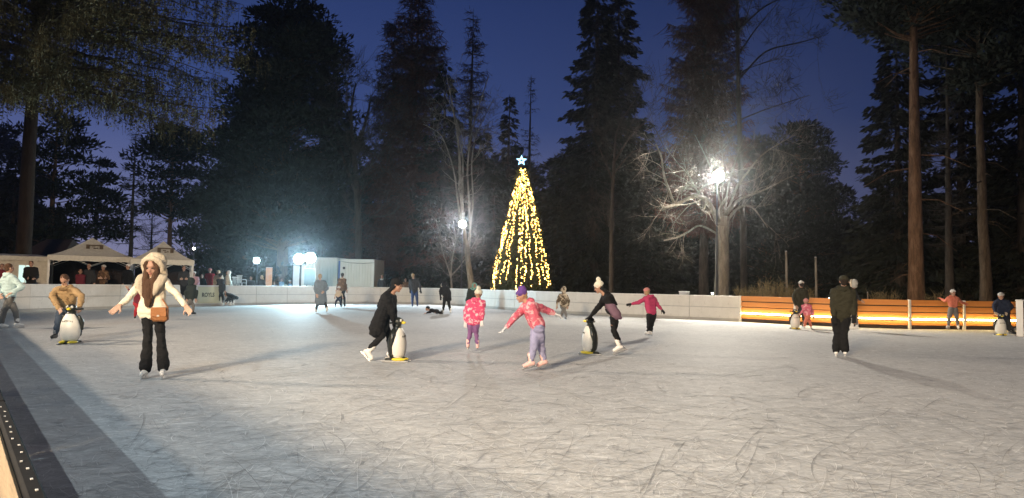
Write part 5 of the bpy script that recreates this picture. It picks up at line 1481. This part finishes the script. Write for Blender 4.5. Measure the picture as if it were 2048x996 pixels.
# camouflage child
person('child in a beige camouflage jacket and grey trousers near the boards', (1128, 640), 200, .82, (1127, 579), (1126, 589), (1127, 614), (1124, 625), (1123, 634), (1131, 625), (1132, 634), (1138, 602), (1136, 612), (1115, 602), (1114, 612),
    jacket='camo', legs='grey_leg', hat='hood', hatc='camo', hair=None, puff=1.2, boots='skate_black', vox=.02, fit=1.15)
# woman with the bobble hat and a penguin
person('woman in white bobble hat, black sleeves and mauve coat pushing a penguin aid', (1236, 712), 276, .96, (1198, 574), (1211, 590), (1229, 630), (1227, 661, -.1), (1238, 691, -.1), (1229, 662, .1), (1242, 692, .1),
    (1198, 612, -.12), (1184, 628, -.1), (1200, 612, .12), (1187, 628, .1), jacket='black', legs='black', hat='bobble', hatc='cream_knit', hair='long', hairc='black', hem=(1222, 625), puff=.95, hp=22, glove='black', boots='skate_white', fit=.86, toeR=(1226, 704, -.1), toeL=(1231, 705, .1), vox=.013)
PW = C.objects[-1]
# crimson jacket child, arms out
person('child in a crimson jacket and pink hat with arms out before the white boards', (1299, 675), 205, .84, (1293, 583), (1299, 594), (1303, 630), (1303, 650), (1302, 664), (1298, 650), (1296, 663), (1317, 612), (1323, 619), (1277, 605), (1263, 608),
    jacket='crimson', legs='black', hat='cap', hatc='pink_knit', hair='short', hairc='hair_light', hem=(1303, 628), hemw=(.18, .13), puff=1.12, glove='black', boots='skate_white', fit=1.15, vox=.015)
# man in dark clothes at the right
person('man in dark olive jacket and wide black trousers standing before the orange fence', (1683, 713), 160, 1.02, (1688, 562), (1686, 580), (1682, 638), (1687, 670), (1690, 701), (1675, 670), (1672, 701), (1707, 608), (1708, 630, -.2), (1666, 608), (1668, 632, -.1),
    jacket='olive', legs='black', hat='beanie', hatc='olive', hair='short', hem=(1682, 644), puff=1.22, glove='black', boots='skate_white', fit=1.22, flare=.022, vox=.014)
person('skater with a pale fur hood half hidden behind the man in dark clothes', (1712, 662), 230, .96, (1706, 566), (1707, 579), (1708, 616), (1706, 638), (1705, 653), (1713, 638), (1714, 653), (1716, 596), (1722, 600), (1700, 596), (1702, 606),
    jacket='charcoal', legs='grey_leg', hat='hood', hatc='grey_knit', fur='fur_cream', hair=None, boots='skate_white', vox=.02)
# adult, child and penguin at the fence
person('adult in a dark jacket leaning over a child and a penguin at the fence', (1606, 656), 185, 1.02, (1602, 568), (1602, 580), (1602, 611), (1607, 634), (1608, 647), (1598, 634), (1597, 647), (1615, 596), (1611, 611, -.25), (1587, 596), (1592, 611, -.25),
    jacket='olive', legs='charcoal', hat='beanie', hatc='grey_knit', hair='short', puff=1.22, boots='skate_black', vox=.02)
person('small child in a coral jacket in front of the adult at the orange fence', (1616, 661), 150, .70, (1612, 603), (1613, 611), (1615, 630), (1611, 642), (1609, 653), (1619, 642), (1622, 653), (1607, 620), (1601, 627), (1625, 621), (1626, 631),
    jacket='coral_print', legs='brick_pink', hat='beanie', hatc='pink_knit', hair=None, boots='skate_white', puff=1.25, fit=1.25, vox=.02)
# child leaning back on the fence
person('child in a white hat and coral jacket leaning on the orange fence', (1904, 663), 0, .86, (1906, 585), (1906, 594), (1906, 618), (1898, 637), (1897, 651), (1914, 637), (1916, 652), (1890, 602, .1), (1883, 598, .25), (1922, 604, .1), (1930, 607, .2),
    jacket='brick_pink', legs='grey_leg', hat='beanie', hatc='white_knit', hair='short', hairc='hair_brown', hem=(1906, 615), puff=1.1, boots='skate_white', toeR=(1889, 656, -.1), toeL=(1919, 658, -.2), fit=1.22, vox=.016, glove='brick_pink')
# navy jacket with a penguin at the far right
person('skater in a navy jacket and pale cap with a penguin at the right end', (2014, 671), 350, .98, (2002, 592), (2004, 602), (2008, 634), (2012, 650), (2020, 662), (2018, 650), (2028, 663), (1988, 612, -.05), (1991, 624, -.25), (2023, 613), (2014, 626, -.25),
    jacket='navy', legs='charcoal', hat='beanie', hatc='grey_knit', hair='short', puff=1.25, hp=18, boots='skate_black', fit=1.1, vox=.016, glove='beige')

# mauve skirt panel of the bobble hat woman's coat: a part of her
for o in list(C.objects):
    if o.get('label', '').startswith('woman in white bobble hat'): BW = o
G = np.array(BW.location)
m = MB(); p0 = at(1213, 596, G[1]) - G; p1 = at(1229, 632, G[1]) - G
for s in (-1, 0, 1):
    m.chain([p0 + np.array([.02, s * .06, 0]), (p0 + p1) / 2 + np.array([.0, s * .10, 0]), p1 + np.array([.03, s * .11, .03])], [.09, .105, .10])
    m.chain([p1 + np.array([.03, s * .11, .03]), p1 + np.array([.10, s * .12, -.02])], [.09, .05])
remeshed(m, 'coat_back', FAB['mauve'], BW, .014, 3)

# ------------------------------------------------------------------ penguin skating aids
def penguin(px, py, az, sc, label, text=True):
    G = gp(px, py); ro = empty('penguin_aid', G, R(az), label, 'penguin skating aid', 'penguin skating aids')
    # local: faces -Y
    def P(x, y, z): return np.array([x, y, z]) * sc
    prof = [(.001, .055), (.12, .06), (.165, .12), (.184, .24), (.182, .36), (.158, .48), (.118, .57), (.085, .63), (.075, .67), (.001, .675)]
    mb = MB(); mb.lathe(np.array(prof) * sc, 26, (0, 0, 0), 1.0, .92); mb.build('body', M['peng_black'], ro, True)
    # belly: front shell from the same profile, a little proud
    V, F = [], []; rows = [(r + .010, z) for r, z in np.array([(np.interp(z, [p[1] for p in prof], [p[0] for p in prof]), z) for z in np.linspace(.075, .615, 16)])]
    n = 19
    for j, (r_, z) in enumerate(rows):
        half = R(112) * (1 - (max(0, j - 8) / 7) ** 2 * .5) * (1 - (max(0, 3 - j) / 3) ** 2 * .15)
        for i in range(n):
            t = -math.pi / 2 + half * (i / (n - 1) - .5) * 2; ed = 1 - (abs(i / (n - 1) - .5) * 2) ** 6 * .09
            V.append((r_ * math.cos(t) * ed * sc, r_ * .92 * math.sin(t) * ed * sc, z * sc))
    for j in range(15):
        for i in range(n - 1): F.append((j * n + i, j * n + i + 1, (j + 1) * n + i + 1, (j + 1) * n + i))
    mb = MB(); mb.add(V, F); bel = mb.build('belly', M['peng_white'], ro, True)
    if text:
        t = text_mesh('A-KTION', .052 * sc, 'lettering', M['ink'], bel, .001)
        t.location = P(0, -.1605, .47); t.rotation_euler = (R(90 - 14), 0, 0); t['wrap'] = float(.168 * sc)
    mb = MB(); mb.ell(P(0, -.01, .735), np.array([.090, .098, .080]) * sc); mb.ell(P(0, 0, .665), np.array([.070, .07, .05]) * sc); hd = mb.build('head', M['peng_black'], ro, True)
    mb = MB(); mb.ell(P(0, -.105, .715), np.array([.036, .055, .026]) * sc); mb.build('beak', M['peng_yellow'], hd, True)
    for s in (-1, 1):
        mb = MB(); mb.ell(P(s * .042, -.076, .757), np.array([.032, .022, .030]) * sc); ey = mb.build('eye', M['peng_white'], hd, True)
        mb = MB(); mb.ell(P(s * .038, -.094, .757), np.array([.012, .009, .013]) * sc); mb.build('pupil', M['eye'], hd, True)
        mb = MB(); mb.ell(P(s * .085, -.06, .045), np.array([.075, .15, .032]) * sc); mb.build('foot', M['peng_yellow'], ro, True)
        mb = MB(); mb.chain([P(s * .15, .01, .56), P(s * .20, .03, .44), P(s * .205, .05, .30)], np.array([.035, .045, .02]) * sc, 8); mb.build('flipper', M['peng_black'], ro, True)
        mb = MB(); mb.tube([P(s * .07, .03, .70), P(s * .15, .06, .715), P(s * .20, .075, .715)], .019 * sc, 8); mb.build('handle', M['peng_black'], ro, True)
        mb = MB(); mb.bevel_box(P(s * .11, .0, .012), np.array([.05, .50, .022]) * sc, .006); mb.build('runner', M['board_grey'], ro)
    mb = MB(); mb.bevel_box(P(0, .02, .04), np.array([.26, .34, .045]) * sc, .012); mb.build('base', M['peng_black'], ro)
    return ro
penguin(140, 688, 2, 1.04, 'penguin aid facing forward, held by the woman in tan')
penguin(793, 722.5, 82, .98, 'penguin aid facing right, pushed by the woman in black')
penguin(1180, 709, 268, .97, 'penguin aid facing left, pushed by the woman in the bobble hat')
penguin(1590, 658.5, 10, .90, 'penguin aid by the adult and child at the orange fence')
penguin(2001, 671.5, 0, .92, 'penguin aid at the right end beside the white post')

# ------------------------------------------------------------------ spectators behind the boards
def stand(px, ytop, Y, az, label, jacket, legs='black', hat=None, hatc='black', hair='short', hairc='hair_dark', gz=DECK, arms='down', **kw):
    T = at(px, ytop, Y); H = T[2] - gz; k = H / 1.80; s = F_PX / Y
    def y(z): return ytop + (1.80 - z) * k * s
    def x(dx): return px + dx * k * s
    ca = abs(math.cos(R(az))); sgn = 1 if math.cos(R(az)) > 0 else -1
    el = lambda q: (x(q * .26 * ca * sgn), y(1.14)); 
    if arms == 'down': ha = lambda q: (x(q * .25 * ca * sgn), y(.90))
    elif arms == 'fold': ha = lambda q: (x(-q * .06 * ca * sgn), y(1.16), -.20)
    else: ha = lambda q: (x(q * .14 * ca * sgn), y(1.08), -.32)
    person(label, None, az, k, (px, y(1.67)), (px, y(1.49)), (px, y(.94)), (x(-.1 * ca * sgn), y(.5)), (x(-.11 * ca * sgn), y(.13)), (x(.1 * ca * sgn), y(.5)), (x(.11 * ca * sgn), y(.13)),
        el(-1), ha(-1), el(1), ha(1), jacket=jacket, legs=legs, hat=hat, hatc=hatc, hair=hair, hairc=hairc, root=np.array([T[0], Y, gz]), Y=Y, boots='skate_black', blades=False, group='spectators behind the boards', vox=kw.pop('vox', .026), **kw)
stand(62, 521, 30.0, 10, 'man in a broad black jacket at the marquee window', 'black_puff', puff=1.35, arms='hold')
stand(4, 527, 30.5, 30, 'brown haired spectator in dark red at the left edge', 'maroon', hair='short', hairc='hair_brown')
stand(161, 538, 33.5, 40, 'spectator in dark maroon under the left pavilion tent', 'maroon', hairc='hair_brown')
stand(178, 527, 33.8, 0, 'bald man in dark clothes under the left pavilion tent', 'charcoal', hair=None, arms='down')
stand(207, 529, 33.2, 350, 'woman in a brown jumper with folded arms under the tent', 'brown', hat='beanie', hatc='grey_knit', arms='fold')
stand(256, 527, 33.2, 345, 'spectator in black with a white cap between the two tents', 'black', hat='beanie', hatc='white_knit')
stand(368, 531, 34.5, 25, 'dark haired man in black under the right pavilion tent', 'charcoal', arms='fold')
stand(388, 542, 37.6, 20, 'spectator in pale pink leaning on the boards by the right tent', 'pink_pale', hat='beanie', hatc='white_knit', hair=None, arms='hold', gz=0)
stand(404, 548, 40.5, 0, 'dark spectator next to the one in red', 'charcoal', gz=.1)
stand(420, 536, 41.5, 20, 'spectator in a red jacket and pale cap behind the boards', 'red', hat='beanie', hatc='pink_knit', gz=.1)
stand(437, 540, 40.6, 10, 'spectator in beige with blond hair behind the boards', 'beige', hair='long', hairc='hair_light', gz=.1)
stand(456, 541, 41.2, 300, 'spectator in a white hooded jacket behind the boards', 'white_coat', hat='hood', hatc='white_coat', hair=None, puff=1.3, gz=.1)
stand(502, 552, 45.0, 0, 'dark spectator left of the orange banner', 'charcoal', gz=0)
stand(523, 550, 44.4, 335, 'spectator with long light brown hair beside the orange banner', 'charcoal', hair='long', hairc='hair_light', gz=0)
stand(563, 556, 47.0, 60, 'spectator in steel blue left of the floodlight pole', 'steel_blue', gz=0)
stand(580, 560, 48.5, 80, 'stooping spectator in grey blue at the floodlight pole', 'steel_blue', hat='beanie', hatc='grey_knit', gz=0)
stand(548, 563, 46.6, 20, 'low spectator in dark coat right of the orange banner', 'grey_coat', gz=0)
stand(764, 549, 51.2, 0, 'spectator with a pale scarf behind the boards right of the container', 'charcoal', scarf='white_knit', gz=0)
stand(811, 556, 51.5, 20, 'spectator in brown behind the boards by the man in jeans', 'brown', gz=0)
from mathutils import noise as mnoise
# ------------------------------------------------------------------ bake modifiers and lettering into plain meshes
dg = bpy.context.evaluated_depsgraph_get()
dg.update()
done = []
for o, mat in BAKE:
    me = bpy.data.meshes.new_from_object(o.evaluated_get(dg), depsgraph=dg); done.append((o, me, mat))
for t in TEXTS:
    me = bpy.data.meshes.new_from_object(t.evaluated_get(dg), depsgraph=dg)
    wr = t.get('wrap')
    if wr:
        for v in me.vertices: v.co.z -= wr - math.sqrt(max(1e-6, wr * wr - v.co.x ** 2))
    done.append((t, me, None))
for o, me, mat in done:
    if o.type == 'FONT':
        n = bpy.data.objects.new(o.name, me); C.objects.link(n); n.parent = o.parent; n.location = o.location; n.rotation_euler = o.rotation_euler
        nm = o.name; mt = o.data.materials[0]; bpy.data.objects.remove(o); n.name = nm
        me.materials.clear(); me.materials.append(mt)
    else:
        # folds and quilting in the cloth, tufts in fur and hair
        base = o.name.split('.')[0]
        if base not in ('body', 'glove', 'skate_boot', 'boot'):
            co = np.empty(len(me.vertices) * 3, np.float32); me.vertices.foreach_get('co', co); co = co.reshape(-1, 3)
            no = np.empty(len(me.vertices) * 3, np.float32); me.vertices.foreach_get('normal', no); no = no.reshape(-1, 3)
            sd_ = hash(o.parent.name) % 97 if False else len(o.parent.name) * 3.7
            fur_ = base in ('hair', 'fur_trim', 'fur_hood', 'fur_collar', 'scarf', 'hood', 'hat')
            amp, fr = (.007, 34) if fur_ else (.013, 9)
            d = np.array([mnoise.fractal(Vector((v[0] * fr + sd_, v[1] * fr, v[2] * fr * (1.0 if fur_ else 1.7))), 1.0, 2.0, 3) for v in co]) * amp
            if 'quilt' in mat.keys(): d += .009 * (np.abs(np.sin(co[:, 2] * math.pi / .085 + d * 90)) - .6)
            me.vertices.foreach_set('co', (co + no * d[:, None]).astype(np.float32).ravel()); me.update()
        o.modifiers.clear(); o.data = me; me.materials.clear(); me.materials.append(mat)
        me.polygons.foreach_set('use_smooth', np.ones(len(me.polygons), bool))

# ------------------------------------------------------------------ thin mist volume, added for the halos round the lamps
HAZE = 0.0006
if HAZE:
    mb = MB(); mb.box((0, 60, 13.5), (300, 200, 31)); hz = mb.build('haze', None)
    hm = bpy.data.materials.new('mist'); hm.use_nodes = True; n, l = hm.node_tree.nodes, hm.node_tree.links; n.clear()
    pv = n.new('ShaderNodeVolumePrincipled'); out = n.new('ShaderNodeOutputMaterial')
    pv.inputs['Color'].default_value = (.80, .84, .90, 1); pv.inputs['Density'].default_value = HAZE; pv.inputs['Anisotropy'].default_value = .92
    l.new(pv.outputs[0], out.inputs['Volume']); hz.data.materials.clear(); hz.data.materials.append(hm)
    tag(hz, 'thin evening mist over the rink', 'haze', kind='stuff')
